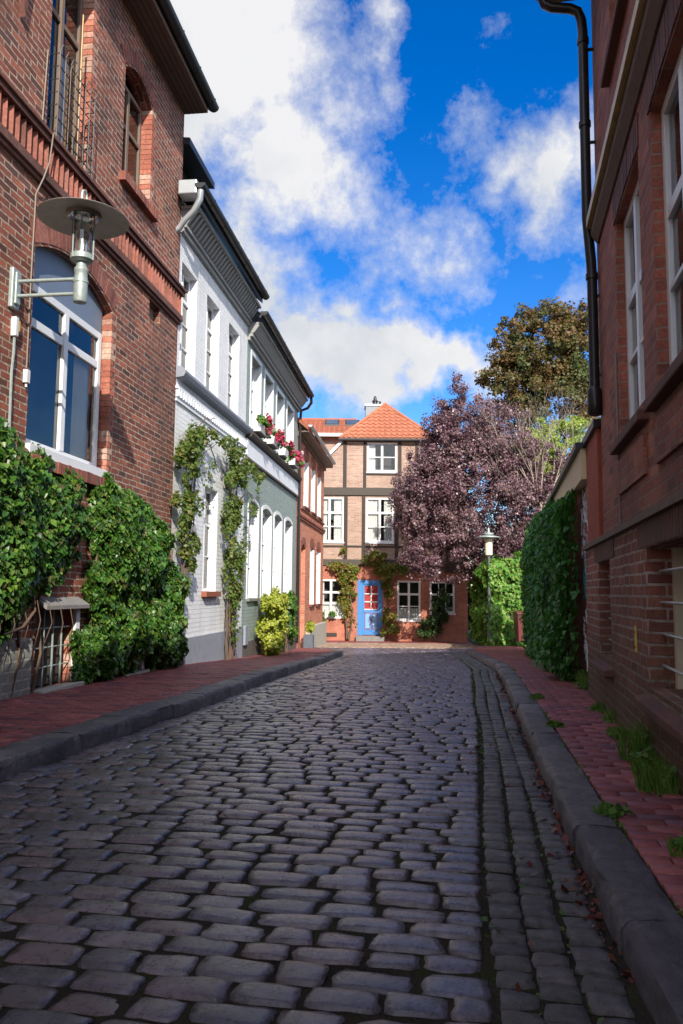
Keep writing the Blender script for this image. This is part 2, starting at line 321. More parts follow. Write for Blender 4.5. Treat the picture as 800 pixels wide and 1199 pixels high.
M['fallen']=leafmat('fallen_leaf',G((.08,.02,.02),(.14,.03,.025),(.20,.07,.03),(.06,.02,.02)),trans=.1)

# ---------------------------------------------------------------- foliage
DIAM=(np.array([(0,0,0),(-.42,.45,.06),(0,1,-.05),(.42,.45,.06)],float),[(0,1,2,3)])
IVY=(np.array([(0,0,0),(-.52,.12,.05),(-.36,.5,.08),(0,1,-.08),(.36,.5,.08),(.52,.12,.05)],float),[(0,1,2,3),(0,3,4,5)])
def leaves(name,P,NR,size,m,parent=None,tmpl=DIAM,droop=.8,jit=.35,hang=None,dz=None):
    """scatter leaf faces: P positions, NR outward directions, tips hang along 'hang'"""
    P=np.asarray(P,float); NR=np.asarray(NR,float); n=len(P)
    nr=NR+RNG.normal(0,jit,(n,3)); nr/=np.linalg.norm(nr,axis=1,keepdims=True)+1e-9
    t=RNG.normal(0,1,(n,3))*(1-droop)+np.array(hang if hang is not None else (0,0,-1.))*droop
    t-=nr*np.sum(t*nr,axis=1,keepdims=True); t/=np.linalg.norm(t,axis=1,keepdims=True)+1e-9
    b=np.cross(nr,t); s=np.asarray(size)*RNG.lognormal(-.08,.34,n).clip(.4,1.5)
    T,F=tmpl; k=len(T)
    V=P[:,None,:]+s[:,None,None]*(b[:,None,:]*T[None,:,0:1]+t[:,None,:]*T[None,:,1:2]+nr[:,None,:]*T[None,:,2:3])
    V=V.reshape(-1,3); FF=(np.arange(n)[:,None,None]*k+np.array(F)[None]).reshape(-1,len(F[0]))
    return npmesh(name,V,FF,m,parent,dz=dz)
def inpoly(x,z,poly):
    c=False; n=len(poly)
    for i in range(n):
        x0,z0=poly[i]; x1,z1=poly[(i+1)%n]
        if (z0>z)!=(z1>z) and x<(x1-x0)*(z-z0)/(z1-z0)+x0: c=not c
    return c
def edged(x,z,poly):
    d=9; n=len(poly)
    for i in range(n):
        x0,z0=poly[i]; x1,z1=poly[(i+1)%n]; dx,dz=x1-x0,z1-z0
        t=max(0,min(1,((x-x0)*dx+(z-z0)*dz)/(dx*dx+dz*dz+1e-9))); d=min(d,math.hypot(x-x0-dx*t,z-z0-dz*t))
    return d
def wall_leaves(name,poly,n,depth,size,m,parent,tmpl=IVY,y0=-.02,rag=.18,gap=.25,noi=1.6,seed=0,droop=.75):
    xs=[p[0] for p in poly]; zs=[p[1] for p in poly]; P=[];NR=[]
    while len(P)<n:
        x=random.uniform(min(xs)-rag,max(xs)+rag); z=random.uniform(min(zs)-rag,max(zs)+rag)
        q=noise.noise(Vector((x*2.3+seed,z*2.3,seed)))*rag*2+noise.noise(Vector((x*7+seed,z*7,3)))*rag
        ins=inpoly(x,z,poly); d=edged(x,z,poly)*(1 if ins else -1)+q
        if d<0: continue
        a=noise.noise(Vector((x*noi+seed,z*noi,9.)));a2=noise.noise(Vector((x*5+seed,z*5,4.)))
        if a2< -gap and random.random()<.8: continue
        bulge=depth*min(1,d/.35+.15)*(.65+.6*a+.25*a2)
        bulge=max(.03,bulge); u=random.random()**.35
        P.append((x,y0-bulge*u,z))
        gx=noise.noise(Vector(((x+.1)*noi+seed,z*noi,9.)))-a; gzz=noise.noise(Vector((x*noi+seed,(z+.1)*noi,9.)))-a
        NR.append((-gx*depth*6,-1,.35-gzz*depth*6))
    return leaves(name,P,NR,size,m,parent,tmpl,droop=droop,jit=.5)
def blob_leaves(name,blobs,m,parent,size,tmpl=DIAM,shell=.55,droop=.4,jit=.5,dz=None):
    """blobs: (cx,cy,cz,rx,ry,rz,n) -> leaves in clumps inside each ellipsoid"""
    PP=[];NN=[]
    for cx,cy,cz,rx,ry,rz,n in blobs:
        n=int(n)
        nc=max(3,n//90); d=RNG.normal(0,1,(nc,3)); d/=np.linalg.norm(d,axis=1,keepdims=True)
        rad=RNG.uniform(shell,1.,nc)**.7; C=d*rad[:,None]
        idx=RNG.integers(0,nc,n); q=RNG.normal(0,1,(n,3)); q/=np.linalg.norm(q,axis=1,keepdims=True); q*=(RNG.random(n)**.45)[:,None]
        cl=.75*(nc**(-1/3.))*RNG.uniform(.5,1.5,nc)
        U=C[idx]+q*cl[idx][:,None]
        PP.append(U*np.array((rx,ry,rz))+np.array((cx,cy,cz))); NN.append(C[idx]*.5+q*.8+np.array((0,-.1,.45)))
    return leaves(name,np.vstack(PP),np.vstack(NN),size,m,parent,tmpl,droop=droop,jit=jit,dz=dz)
def limb(mb,p,d,length,r,depth,spread=.55,up=.15,seg=4,rnd=random):
    p=Vector(p); d=Vector(d).normalized(); pts=[p.copy()]; rs=[r]
    for i in range(seg):
        d=(d+Vector((rnd.uniform(-.15,.15),rnd.uniform(-.15,.15),rnd.uniform(-.08,.12)+up*.15))).normalized()
        p=p+d*length/seg; pts.append(p.copy()); rs.append(r*(1-.55*(i+1)/seg))
    mb.tube(pts,rs,6,False)
    if depth>0:
        for k in range(rnd.choice((2,3,3))):
            a=rnd.uniform(0,6.28); o=d.orthogonal().normalized(); o.rotate(Matrix.Rotation(a,3,d))
            i=rnd.randint(max(1,seg//2),seg)
            limb(mb,pts[i],(d+o*spread*rnd.uniform(.7,1.4)+Vector((0,0,up))),length*rnd.uniform(.6,.8),rs[i]*.75,depth-1,spread,up,seg,rnd)

# ---------------------------------------------------------------- facade pieces
def shell(mb,x0,x1,z0,z1,depth,ops,t=.2,back=True):
    xs=sorted({x0,x1,*[o[0] for o in ops],*[o[1] for o in ops]}); zs=sorted({z0,z1,*[o[2] for o in ops],*[o[3] for o in ops]})
    xs=[x for x in xs if x0<=x<=x1]; zs=[z for z in zs if z0<=z<=z1]
    for i in range(len(xs)-1):
        for j in range(len(zs)-1):
            a,b,c,d=xs[i],xs[i+1],zs[j],zs[j+1]; mx,mz=(a+b)/2,(c+d)/2
            if any(o[0]<mx<o[1] and o[2]<mz<o[3] for o in ops): continue
            mb.quad((a,0,c),(b,0,c),(b,0,d),(a,0,d))
    for o in ops:
        a,b,c,d=o[:4]; ar=o[4] if len(o)>4 else 0
        mb.quad((a,0,c),(a,0,d-ar),(a,t,d-ar),(a,t,c)); mb.quad((b,0,d-ar),(b,0,c),(b,t,c),(b,t,d-ar))
        mb.quad((a,0,c),(a,t,c),(b,t,c),(b,0,c))
        if ar:
            n=10; cu=[(a+(b-a)*k/n, d-ar+ar*(1-(2*k/n-1)**2)) for k in range(n+1)]
            for k in range(n):
                (xa,za),(xb,zb)=cu[k],cu[k+1]
                mb.quad((xa,0,za),(xb,0,zb),(xb,0,d),(xa,0,d)); mb.quad((xa,0,za),(xa,t,za),(xb,t,zb),(xb,0,zb))
        else: mb.quad((a,0,d),(b,0,d),(b,t,d),(a,t,d))
    if back:
        mb.quad((x0,depth,z0),(x0,0,z0),(x0,0,z1),(x0,depth,z1)); mb.quad((x1,0,z0),(x1,depth,z0),(x1,depth,z1),(x1,0,z1))
        mb.quad((x1,depth,z0),(x0,depth,z0),(x0,depth,z1),(x1,depth,z1)); mb.quad((x0,0,z1),(x1,0,z1),(x1,depth,z1),(x0,depth,z1))
    return mb
def window(root,x0,x1,z0,z1,y=.12,cols=2,rows=(),fw=.055,bar=.028,m='white',curtain=None,sill=None,arch=0,board=False,
           glassm='pane',thick=(),grid=None,label=None,panel=None,room=.5,ph=0,pleat=.018):
    f=MB(); d=.06; zt=z1-arch-ph if arch and panel else z1
    f.box(x0,x0+fw,y,y+d,z0,zt-(arch if not panel else 0)*.999).box(x1-fw,x1,y,y+d,z0,zt-(arch if not panel else 0)*.999)
    f.box(x0+fw,x1-fw,y,y+d,z0,z0+fw)
    if arch and not panel:
        n=8
        for k in range(n):
            xa,xb=x0+(x1-x0)*k/n,x0+(x1-x0)*(k+1)/n; za,zb=[zt-arch+arch*(1-(2*q/n-1)**2) for q in (k,k+1)]
            f.prism([(xa,zt-arch-fw),(xb,zt-arch-fw),(xb,zb),(xa,za)],y,y+d,'y')
    else: f.box(x0+fw,x1-fw,y,y+d,zt-fw,zt)
    top=zt-fw-(arch if arch and not panel else 0)
    W=(x1-x0-2*fw)
    for k in range(1,cols):
        xc=x0+fw+W*k/cols; w=fw*1.15 if cols==2 or k in thick else bar
        f.box(xc-w/2,xc+w/2,y-.008,y+d-.01,z0+fw,top)
    H=top-z0-fw
    for k,r in enumerate(rows):
        w=fw*1.1 if r in thick else bar; zc=z0+fw+H*r
        for q in range(cols):
            a=x0+fw+W*q/cols+(fw*.6 if q else 0); b=x0+fw+W*(q+1)/cols-(fw*.6 if q<cols-1 else 0)
            f.box(a,b,y+.004,y+d-.014,zc-w/2,zc+w/2)
    fo=f.build('window',M[m],root,bevel=.004)
    if label: fo['label']=label
    g=MB().quad((x0+fw*.5,y+d*.55,z0+fw*.5),(x1-fw*.5,y+d*.55,z0+fw*.5),(x1-fw*.5,y+d*.55,zt-fw*.4),(x0+fw*.5,y+d*.55,zt-fw*.4)); g.build('pane',M[glassm],fo)
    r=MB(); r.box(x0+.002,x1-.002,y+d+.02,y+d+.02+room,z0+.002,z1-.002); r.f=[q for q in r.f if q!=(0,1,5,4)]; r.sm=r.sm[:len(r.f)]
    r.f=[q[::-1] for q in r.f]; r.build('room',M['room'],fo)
    if curtain:
        for (a,b,c,e) in curtain['rects']:
            cm=MB(); n=max(4,int((b-a)*40)); vs=[]
            for k in range(n+1):
                xx=x0+(x1-x0)*(a+(b-a)*k/n); yy=y+d+.06+pleat*math.sin(k*1.9)
                vs+=[(xx,yy,z0+(z1-z0)*c),(xx,yy,z0+(z1-z0)*e)]
            cm.add(vs,[(2*k,2*k+2,2*k+3,2*k+1) for k in range(n)],True); cm.build('curtain',M[curtain.get('m','curtain')],fo)
    if panel:
        p=MB(); n=10; pts=[(x0,zt)]+[(x0+(x1-x0)*k/n,zt+ph+arch*(1-(2*k/n-1)**2)) for k in range(n+1)]+[(x1,zt)]
        p.prism(pts if ph else pts[1:-1],y+.01,y+.04,'y'); p.build('arch_panel',M[panel],fo)
    if sill:
        s=MB().box(x0-sill.get('o',.04),x1+sill.get('o',.04),-sill.get('p',.06),y,z0-sill.get('h',.06),z0-.001); s.build('sill',M[sill.get('m','white')],fo,bevel=.006)
    return fo
def voussoirs(root,x0,x1,zs,rise,h,m,y0=-.006,y1=.05,pitch=.078,name='window_arch'):
    """a row of wedge bricks on edge following a segmental arch (zs = springing)"""
    mb=MB(); w=x1-x0; n=int(w/pitch)
    Rr=(w*w/4+rise*rise)/(2*rise) if rise>0 else 1e4; cx=(x0+x1)/2; cz=zs+rise-Rr; a0=math.asin(min(1,w/2/Rr))
    for k in range(n):
        a=-a0+2*a0*(k+.08)/n; b=-a0+2*a0*(k+.92)/n; yy=y0-random.uniform(0,.004)
        q=[(cx+Rr*math.sin(a),cz+Rr*math.cos(a)),(cx+Rr*math.sin(b),cz+Rr*math.cos(b)),(cx+(Rr+h)*math.sin(b),cz+(Rr+h)*math.cos(b)),(cx+(Rr+h)*math.sin(a),cz+(Rr+h)*math.cos(a))]
        mb.prism(q,yy,y1,'y')
    return mb.build(name,m,root)
def jamb_bricks(root,x,z0,z1,w,m,t=.12,rh=.077,flip=1):
    """quoin bricks in the lit jamb of an opening (on the far side)"""
    mb=MB(); z=z0; k=0
    while z<z1-.03:
        mb.box(x-.004 if flip>0 else x,x+w*(1 if k%2 else .55),-.005,t,z+.005,min(z+rh-.005,z1)); z+=rh; k+=1
    return mb.build('jamb_bricks',m,root)
def gutter(root,x0,x1,y,z,r=.08,m='slate',name='gutter'):
    n=8; mb=MB(); vs=[]
    for x in (x0,x1):
        for k in range(n+1):
            a=math.pi+math.pi*k/n; vs.append((x,y+r*math.cos(a),z+r*math.sin(a)))
        for k in range(n,-1,-1):
            a=math.pi+math.pi*k/n; vs.append((x,y+(r-.012)*math.cos(a),z+(r-.012)*math.sin(a)))
    q=2*(n+1); mb.add(vs,[(i,(i+1)%q,(i+1)%q+q,i+q) for i in range(q)],False)
    mb.add([vs[i] for i in range(n+1)],[tuple(range(n+1))]); mb.add([vs[q+i] for i in range(n+1)],[tuple(range(n,-1,-1))])
    xx=x0+.6
    while xx<x1: mb.box(xx-.012,xx+.012,y-r-.006,y+r,z-.004,z+.012); mb.tube([(xx,y-r-.004,z),(xx,y-r*.7,z-r*.75),(xx,y,z-r-.004),(xx,y+r*.8,z-r*.6)],.007,4); xx+=.8
    return mb.build(name,M[m],root)
def roof(root,x0,x1,ze,depth,ov,rise,m='rooftile',th=.12,yo=0):
    mb=MB().prism([(-ov,ze),(depth/2,ze+rise),(depth+ov,ze),(depth+ov,ze+th),(depth/2,ze+rise+th*1.4),(-ov,ze+th)],x0,x1,'x')
    return mb.build('roof',M[m],root)

exec_sections=[]
# ================================================================ A: tall weathered brick house, left foreground
zA=.05
A=FA.root('brick_house',zA,'tall weathered red brick house with arched windows at left front, ivy over its base','house')
XA1=7.02; XA2=8.98
opsA=[(XA1,XA2,2.62,5.0,.24),(7.12,8.1,6.0,8.75,.2),(9.1,10.1,6.72,8.45,.2),(10.24,10.68,5.13,5.42),(7.42,8.22,.1,.95),(9.62,10.3,.05,.78),
      (4.1,5.6,2.62,5.0,.24),(4.2,5.2,6.72,8.45,.2),(1.0,2.5,2.62,5.0,.24)]
shell(MB(),-6,11.49,-.6,9.15,9,opsA,t=.22).build('wall',M['brickA'],A)
LA=FA.L
window(A,XA1,XA2-.06,2.66,5.0,.10,2,(.79,),fw=.085,thick=(.79,),ph=.32,sill=dict(p=.05,h=.11,o=.0,m='greywhite'),arch=.24,panel='greyblue',m='greywhite',pleat=.003,
       curtain=dict(rects=[(.74,.99,.03,.62),(.52,.66,.03,.62)],m='cream'),label='large white casement window with two upper lights and a grey arched panel')
window(A,4.15,5.55,2.66,5.0,.10,2,(.79,),fw=.085,thick=(.79,),ph=.32,sill=dict(p=.05,h=.11,o=0,m='greywhite'),arch=.24,panel='greyblue',m='greywhite')
window(A,1.05,2.45,2.66,5.0,.10,2,(.79,),fw=.085,thick=(.79,),ph=.32,arch=.24,panel='greyblue',m='greywhite')
window(A,7.12,8.1,6.0,8.55,.14,2,(.7,),fw=.06,thick=(.7,),m='soffit',curtain=dict(rects=[(.55,.95,.02,.6),(.05,.3,.02,.6)]),label='tall brown french window behind the wire balcony grille')
window(A,9.1,10.1,6.72,8.25,.16,2,(.62,),fw=.06,thick=(.62,),m='soffit',label='small dark arched upper window with brick sill')
window(A,4.2,5.2,6.72,8.25,.14,2,(.62,),fw=.06,thick=(.62,),m='soffit')
for (a,b,z0,z1,rise,h) in ((XA1,XA2,2.66,4.76,.24,.24),(4.1,5.6,2.66,4.76,.24,.24),(1.,2.5,2.66,4.76,.24,.24),(9.1,10.1,6.72,8.25,.2,.22),(7.12,8.1,6.,8.55,.2,.22),(4.2,5.2,6.72,8.25,.2,.22)):
    voussoirs(A,a-.05,b+.05,z1+.02,rise,h,M['lintel'])
    jamb_bricks(A,b,z0,z1,.14,M['brickAr'],t=.16)
for (a,b,z) in ((9.02,10.2,6.72),(XA1-.02,XA2,2.55),(4.1,5.6,2.55)):
    s=MB(); x=a
    while x<b: s.box(x,x+.068,-.09-random.uniform(0,.01),.1,z-.13,z-.004+random.uniform(-.006,.004)); x+=.078
    s.build('brick_sill',M['lintel'],A)
# string course with slanted brick dentils
s=MB().box(-6,11.52,-.10,0,5.92,6.0).box(-6,11.515,-.13,-.0,5.985,6.03)
s.box(-6,11.51,-.075,0,5.50,5.60).box(-6,11.505,-.045,0,5.45,5.5); s.build('string_course',M['darklintel'],A,bevel=.008)
s=MB(); x=-6
while x<11.45:
    s.add([(x,0,5.605),(x+.06,-.075,5.605),(x+.105,0,5.605),(x,0,5.915),(x+.06,-.075,5.915),(x+.105,0,5.915)],[(0,1,4,3),(1,2,5,4),(0,2,1),(3,4,5)]); x+=.115
s.build('dentil_course',M['lintel'],A)
s=MB(); s.box(10.2,10.7,.1,.14,5.1,5.45); s.build('vent_board',M['soffit'],A)
# eave: boarded soffit, fascia, gutter
s=MB().box(-6,11.5,-.40,0,9.08,9.13); s.box(-6,11.5,-.40,-.37,9.13,9.24); s.build('soffit',M['soffit'],A)
s=MB()
for k in range(1,5): s.box(-6,11.495,-.40+k*.08,-.392+k*.08,9.072,9.079)
s.build('soffit_joints',M['timber'],A)
gutter(A,-6,11.62,-.47,9.24,.085); roof(A,-6.1,11.6,9.16,9,.42,4.2,m='slate')
# basement windows
def basement(x0,x1,z0,z1,hood):
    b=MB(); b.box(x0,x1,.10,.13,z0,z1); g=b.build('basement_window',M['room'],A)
    w=MB()
    for k in range(1,4): xx=x0+(x1-x0)*k/4; w.tube([(xx,.02,z0),(xx,.02,z1)],.011,6)
    for k in range(1,4): zz=z0+(z1-z0)*k/4; w.tube([(x0,.025,zz),(x1,.025,zz)],.009,6)
    w.build('window_bars',M['galv'],g)
    c=MB().box(x0-.06,x1+.1,-.14,.02,z0-.11,z0-.01); c.build('sill',M['concrete'],g,bevel=.01)
    if hood: MB().prism([(-.15,z1+.0),(0,z1+.09),(0,z1+.13),(-.15,z1+.04)],x0-.08,x1+.14,'x').build('hood',M['stone'],g)
    p=MB().box(x1+.01,x1+.10,-.05,0,z0,z1); p.build('side_post',M['whitewall'],g)
    jamb_bricks(A,x1,z0,z1,.05,M['brickAr'],t=.1)
basement(7.42,8.22,.12,.95,True); basement(9.62,10.3,.06,.78,False)
s=MB().box(3,7.3,-.03,0,-.1,.66); s.build('painted_base',brick('grey_painted_brick',[(.26,.27,.24),(.34,.34,.30)],(.5,.48,.42),bw=.25,rh=.1,ms=.012),A)
# small wall anchor
MB().prism([(6.35,7.62),(6.52,7.8),(6.6,7.5),(6.5,6.95)],-.06,-.0,'y').build('wall_anchor',M['darklintel'],A)

# balcony grille on A's upper window
gr=empty('balcony_grille',FA.w(7.58,0,6.0),'black bent wire grille with brass upright in front of the upper left window','grille',None,FA.rz); ZB[gr.name]=0
gr.location.z=6.0; ZB[gr.name]=6.0
w=MB()
for k in range(7): zz=6.1+k*.15; w.tube([(-.46,-.02,zz),(-.46,-.12,zz),(.40,-.12,zz),(.40,-.02,zz)],.007,5)
for k in range(8): xx=-.46+k*.123; w.tube([(xx,-.12,6.03),(xx,-.125,7.03),(xx+.01,-.15,7.1),(xx+.02,-.18,7.06)],.007,5)
w.build('wire_mesh',M['wire'],gr)
w=MB().tube([(.12,-.07,6.04),(.12,-.07,7.9)],.012,8); w.tube([(-.05,-.09,6.04),(-.05,-.09,6.9),(-.11,-.09,7.1),(-.21,-.09,6.9),(-.21,-.09,6.04)],.008,6); w.build('brass_upright',M['rustwire'],gr)
# wall lamp
lx,ly=6.62,-.72
lm=empty('wall_lamp',FA.w(lx,0,4.14),'galvanised street lamp with wide disc shade on a two-bar wall arm','street lamp',None,FA.rz); ZB[lm.name]=4.14
w=MB().box(-.07,.07,-.05,-.001,3.93,4.34); w.box(-.045,.045,-.075,-.05,3.97,4.30); w.build('bracket',M['galv'],lm,bevel=.012)
MB().tube([(0,-.05,4.21),(0,ly+.02,4.21)],.019,10).tube([(0,-.05,4.06),(0,ly+.02,4.06)],.019,10).build('arm',M['galv'],lm)
p=MB().lathe([(0,3.97),(.06,3.97),(.068,3.99),(.068,4.16),(.074,4.165),(.074,4.19),(.066,4.195),(.062,4.27),(.068,4.28),(.068,4.31),(.05,4.33),(.05,4.38),(0,4.38)],(0,ly,0),24); p.build('post_sleeve',M['galv'],lm)
p=MB().lathe([(0,4.375),(.085,4.38),(.11,4.40),(.112,4.45),(.105,4.455),(.10,4.40)],(0,ly,0),28); p.build('lower_ring',M['galv'],lm)
MB().lathe([(.104,4.42),(.104,4.84)],(0,ly,0),32).build('glass_cylinder',M['clear'],lm)
MB().lathe([(0,4.40),(.05,4.41),(.055,4.66),(.035,4.70),(0,4.70)],(0,ly,0),20).build('bulb',M['chrome'],lm)
w=MB()
for k in range(3): a=2.1*k+.6; w.tube([(.112*math.cos(a),ly+.112*math.sin(a),4.40),(.112*math.cos(a),ly+.112*math.sin(a),4.86)],.008,6)
w.build('stay_rod',M['galv'],lm)
d=MB().lathe([(0,4.90),(.10,4.90),(.16,4.885),(.30,4.862),(.435,4.828),(.44,4.822),(.436,4.818),(.30,4.85),(.17,4.868),(.165,4.84),(.155,4.84),(.155,4.872),(0,4.874)],(0,ly,0),48); d.build('disc_shade',M['rust'],lm)
d=MB().lathe([(.15,4.835),(.12,4.86),(.06,4.85),(.05,4.83),(.0,4.83)],(0,ly,0),24); d.build('reflector',M['chrome'],lm)
d=MB().lathe([(.22,4.888),(.22,4.905),(.17,4.93),(.10,4.945),(0,4.95)],(0,ly,0),32); d.build('cap',M['galv'],lm)
MB().tube([(-.055,ly,4.94),(-.055,ly,5.05),(-.04,ly,5.10),(0,ly,5.12),(.04,ly,5.10),(.055,ly,5.05),(.055,ly,4.94)],.014,8).build('lifting_loop',M['galv'],lm)
# cables
c=MB(); pts=[(7.05,-.015,7.0),(7.0,-.015,6.05),(7.02,-.14,6.0),(7.04,-.10,5.7),(6.98,-.08,5.5),(6.95,-.015,5.3),(6.94,-.015,4.6),(6.93,-.02,3.42)]
c.tube([tuple(FA.w(*q)) for q in pts],.008,6); tag(c.build('cable',M['cable'],dz=0),'thin pale cable running down the red brick beside the big arched window','cable')
jb=empty('junction_box',FA.w(6.93,0,3.30),'small white junction box on brick at the end of the pale cable','electrical box',None,FA.rz)
ZB[jb.name]=3.30
MB().box(-.035,.035,-.05,-.001,3.26,3.40).build('case',M['plastic'],jb,bevel=.008); MB().tube([(0,-.025,3.26),(0,-.025,3.22)],.012,8).build('cable_gland',M['plastic'],jb)
cb=empty('fuse_box',FA.w(6.66,0,3.78),'white and yellow fuse box with cable tail, just below the wall lamp bracket','electrical box',None,FA.rz); ZB[cb.name]=3.6
cb.location.z=3.6
MB().box(-.035,.03,-.06,-.001,3.66,3.86).build('case',M['plastic'],cb,bevel=.012); MB().box(.031,.065,-.055,-.001,3.72,3.84).build('cover',M['yellow'],cb,bevel=.01)
MB().tube([(0,-.03,3.66),(0,-.03,3.5),(-.02,-.03,3.3),(0,-.03,2.5)],.014,6).build('conduit',M['galv'],cb)

# ================================================================ B: whitewashed house
zB=-.25
B=FB.root('white_house',zB,'whitewashed brick house with three tall upper windows and a dentil string course','house')
opsB=[(.12,.97,4.80,6.58),(1.55,2.42,4.80,6.58),(3.08,3.95,4.80,6.58),(1.75,2.6,1.15,3.05)]
shell(MB(),.012,FB.L-.004,-.7,7.6,8,opsB,t=.24).build('wall',M['brickB'],B)
for o in opsB[:3]:
    for xx,nm in ((o[1]-.010,0),(o[0]+.002,1)): MB().box(xx,xx+.008,-.002,.118,o[2],o[3]-.002).build('painted_reveal',M['whitewall'],B)
    window(B,o[0]+.01,o[1]-.011,o[2],o[3],.12,2,(.25,.5,.74),fw=.055,bar=.022,thick=(.74,))
window(B,1.75,2.6,1.15,3.05,.12,2,(.33,.66),fw=.055,thick=(.66,),sill=dict(p=.10,h=.10,o=.05,m='rooftile'),label='ground-floor white window with red tile sill')
s=MB().prism([(-.16,4.66),(-.13,4.60),(0,4.58),(0,4.78),(-.10,4.76),(-.16,4.70)],.0,FB.L,'x'); s.build('sill_band',M['plinthgrey'],B)
s=MB(); x=.03
while x<FB.L-.05: s.box(x,x+.065,-.055,0,4.28,4.40); x+=.13
s.box(0,FB.L,-.045,0,4.401,4.45).box(0,FB.L,-.03,0,4.20,4.235); s.build('dentil_course',M['whitewall'],B)
s=MB().box(.3,FB.L,-.035,0,-.7,.37); s.build('plinth',M['plinthgrey'],B)
# cornice under the eaves
s=MB().box(0,FB.L,-.06,0,7.02,7.10).box(0,FB.L,-.10,0,7.10,7.16); s.box(0,FB.L,-.30,0,7.42,7.47); s.build('cornice',M['soffitgrey'],B,bevel=.006)
s=MB(); x=.04
while x<FB.L-.08: s.prism([(0,7.16),(-.10,7.18),(-.26,7.40),(-.26,7.42),(0,7.42)],x,x+.07,'x'); x+=.15
s.build('eave_brackets',M['soffitgrey'],B)
gutter(B,-.35,FB.L-.1,-.42,7.66,.085); roof(B,-.02,FB.L-.15,7.48,8,.36,3.8,m='slate')
MB().tube([(-.30,-.42,7.56),(-.28,-.41,7.42),(-.24,-.30,7.25),(-.2,-.12,7.10),(-.17,-.04,7.0),(-.17,.06,6.95)],.05,10).build('downpipe',M['zinc'],B)
MB().box(-.33,-.05,-.36,-.05,7.50,7.74).build('rain_hopper',M['zinc'],B,bevel=.02)
dm=MB().box(.1,1.3,.25,3.,7.8,8.55); dm.build('dormer_wall',M['slate'],B); MB().prism([(-.12,8.52),(3.1,8.9),(3.1,9.0),(-.12,8.64)],-.02,1.45,'x').build('dormer_roof',M['slate'],B)
# ================================================================ G: pale green house
zG=-.5
Gh=FG.root('green_house',zG,'pale grey-green painted brick house with arched white ground-floor windows and flower boxes above','house')
opsG=[(.42,1.46,4.86,6.52,.0),(1.95,3.0,4.86,6.52,0),(3.55,4.62,4.86,6.52,0),(5.15,6.25,4.86,6.52,0),
      (.45,1.5,1.0,3.2,.12),(1.95,3.1,1.0,3.2,.12),(3.5,4.6,1.0,3.2,.12),(5.1,6.3,1.0,3.2,.12)]
shell(MB(),.004,FG.L-.01,-1.1,7.25,8,opsG,t=.26).build('wall',M['brickG'],Gh)
for i,o in enumerate(opsG):
    window(Gh,o[0],o[1],o[2],o[3],.15,2,(.33,.66),fw=.055,thick=(.66,),arch=o[4],curtain=dict(rects=[(.5,.97,.0,.5)]) if i>3 else None,
           sill=dict(p=.07,h=.07,o=.04,m='white' if i<4 else 'stone'))
    # painted white reveals and surround
    a,b,c,d=o[:4]; s=MB(); s.box(a+.002,a+.012,-.02,.145,c,d-o[4]-.001); s.box(b-.012,b-.002,-.02,.145,c,d-o[4]-.001)
    s.box(a-.07,a+.001,-.02,-.001,c-.02,d-o[4]).box(b-.001,b+.07,-.02,-.001,c-.02,d-o[4])
    n=8
    for k in range(n):
        q=[(a-.07+(b-a+.14)*j/n,d-o[4]+(o[4]+.0)*(1-(2*j/n-1)**2)) for j in (k,k+1)]
        s.prism([q[0],q[1],(q[1][0],q[1][1]+.09),(q[0][0],q[0][1]+.09)],-.022,-.001,'y')
    s.build('window_surround',M['white'],Gh)
s=MB().prism([(-.16,4.60),(-.13,4.54),(0,4.52),(0,4.74),(-.10,4.72),(-.16,4.66)],0,FG.L,'x'); s.build('sill_band',M['timbergrey'],Gh)
s=MB().box(0,FG.L,-.05,0,4.10,4.5); s.build('frieze',M['whitewall'],Gh); MB().box(0,FG.L,-.07,-.0,4.04,4.09).build('lower_band',M['darkplinth'],Gh)
MB().box(0,FG.L,-.035,0,-1.1,.05).build('plinth',M['darkplinth'],Gh)
s=MB().box(0,FG.L,-.06,0,6.72,6.80).box(0,FG.L,-.12,0,6.80,6.87).box(0,FG.L,-.32,0,7.07,7.12); s.prism([(0,6.87),(-.14,6.88),(-.28,7.07),(0,7.07)],0,FG.L,'x'); s.build('cornice',M['soffitgrey'],Gh,bevel=.006)
gutter(Gh,-.28,FG.L+.02,-.42,7.26,.085); roof(Gh,-.05,FG.L,7.13,8,.36,3.8,m='slate')
MB().tube([(FG.L-.05,-.42,7.17),(FG.L,-.42,7.02),(FG.L+.04,-.30,6.86),(FG.L+.03,-.10,6.78),(FG.L+.0,-.08,6.5),(FG.L-.02,-.08,-.4)],.045,8).build('downpipe',M['blackpipe'],Gh)
MB().box(.03,.3,-.09,-.036,.0,.42).build('meter_cover',M['plinthgrey'],Gh,bevel=.01)
# ================================================================ C: small red-orange brick house
zC=-.75
Ch=FC.root('red_brick_house',zC,'small orange-red brick house between the green house and the half-timbered house','house')
opsC=[(1.5,2.6,3.95,5.72,.15),(3.3,4.4,3.95,5.72,.15),(5.1,6.2,3.95,5.72,.15),(1.15,2.1,-.45,2.7,.15),(3.3,4.4,.7,2.8,.15),(5.1,6.3,.7,2.8,.15)]
shell(MB(),.012,FC.L+.3,-1.4,6.25,7,opsC,t=.24).build('wall',M['brickC'],Ch)
for i,o in enumerate(opsC):
    if i==3: continue
    window(Ch,o[0],o[1],o[2],o[3],.12,2,(.33,.66),fw=.06,thick=(.66,),arch=o[4],curtain=dict(rects=[(.5,.97,0,.6)]),sill=dict(p=.08,h=.08,o=.05,m='darklintel'))
    a,b,c,d=o[:4]; MB().box(b-.012,b-.002,-.004,.115,c,d-o[4]-.002).build('painted_reveal',M['white'],Ch); MB().box(a+.002,a+.012,-.004,.115,c,d-o[4]-.002).build('painted_reveal',M['white'],Ch)
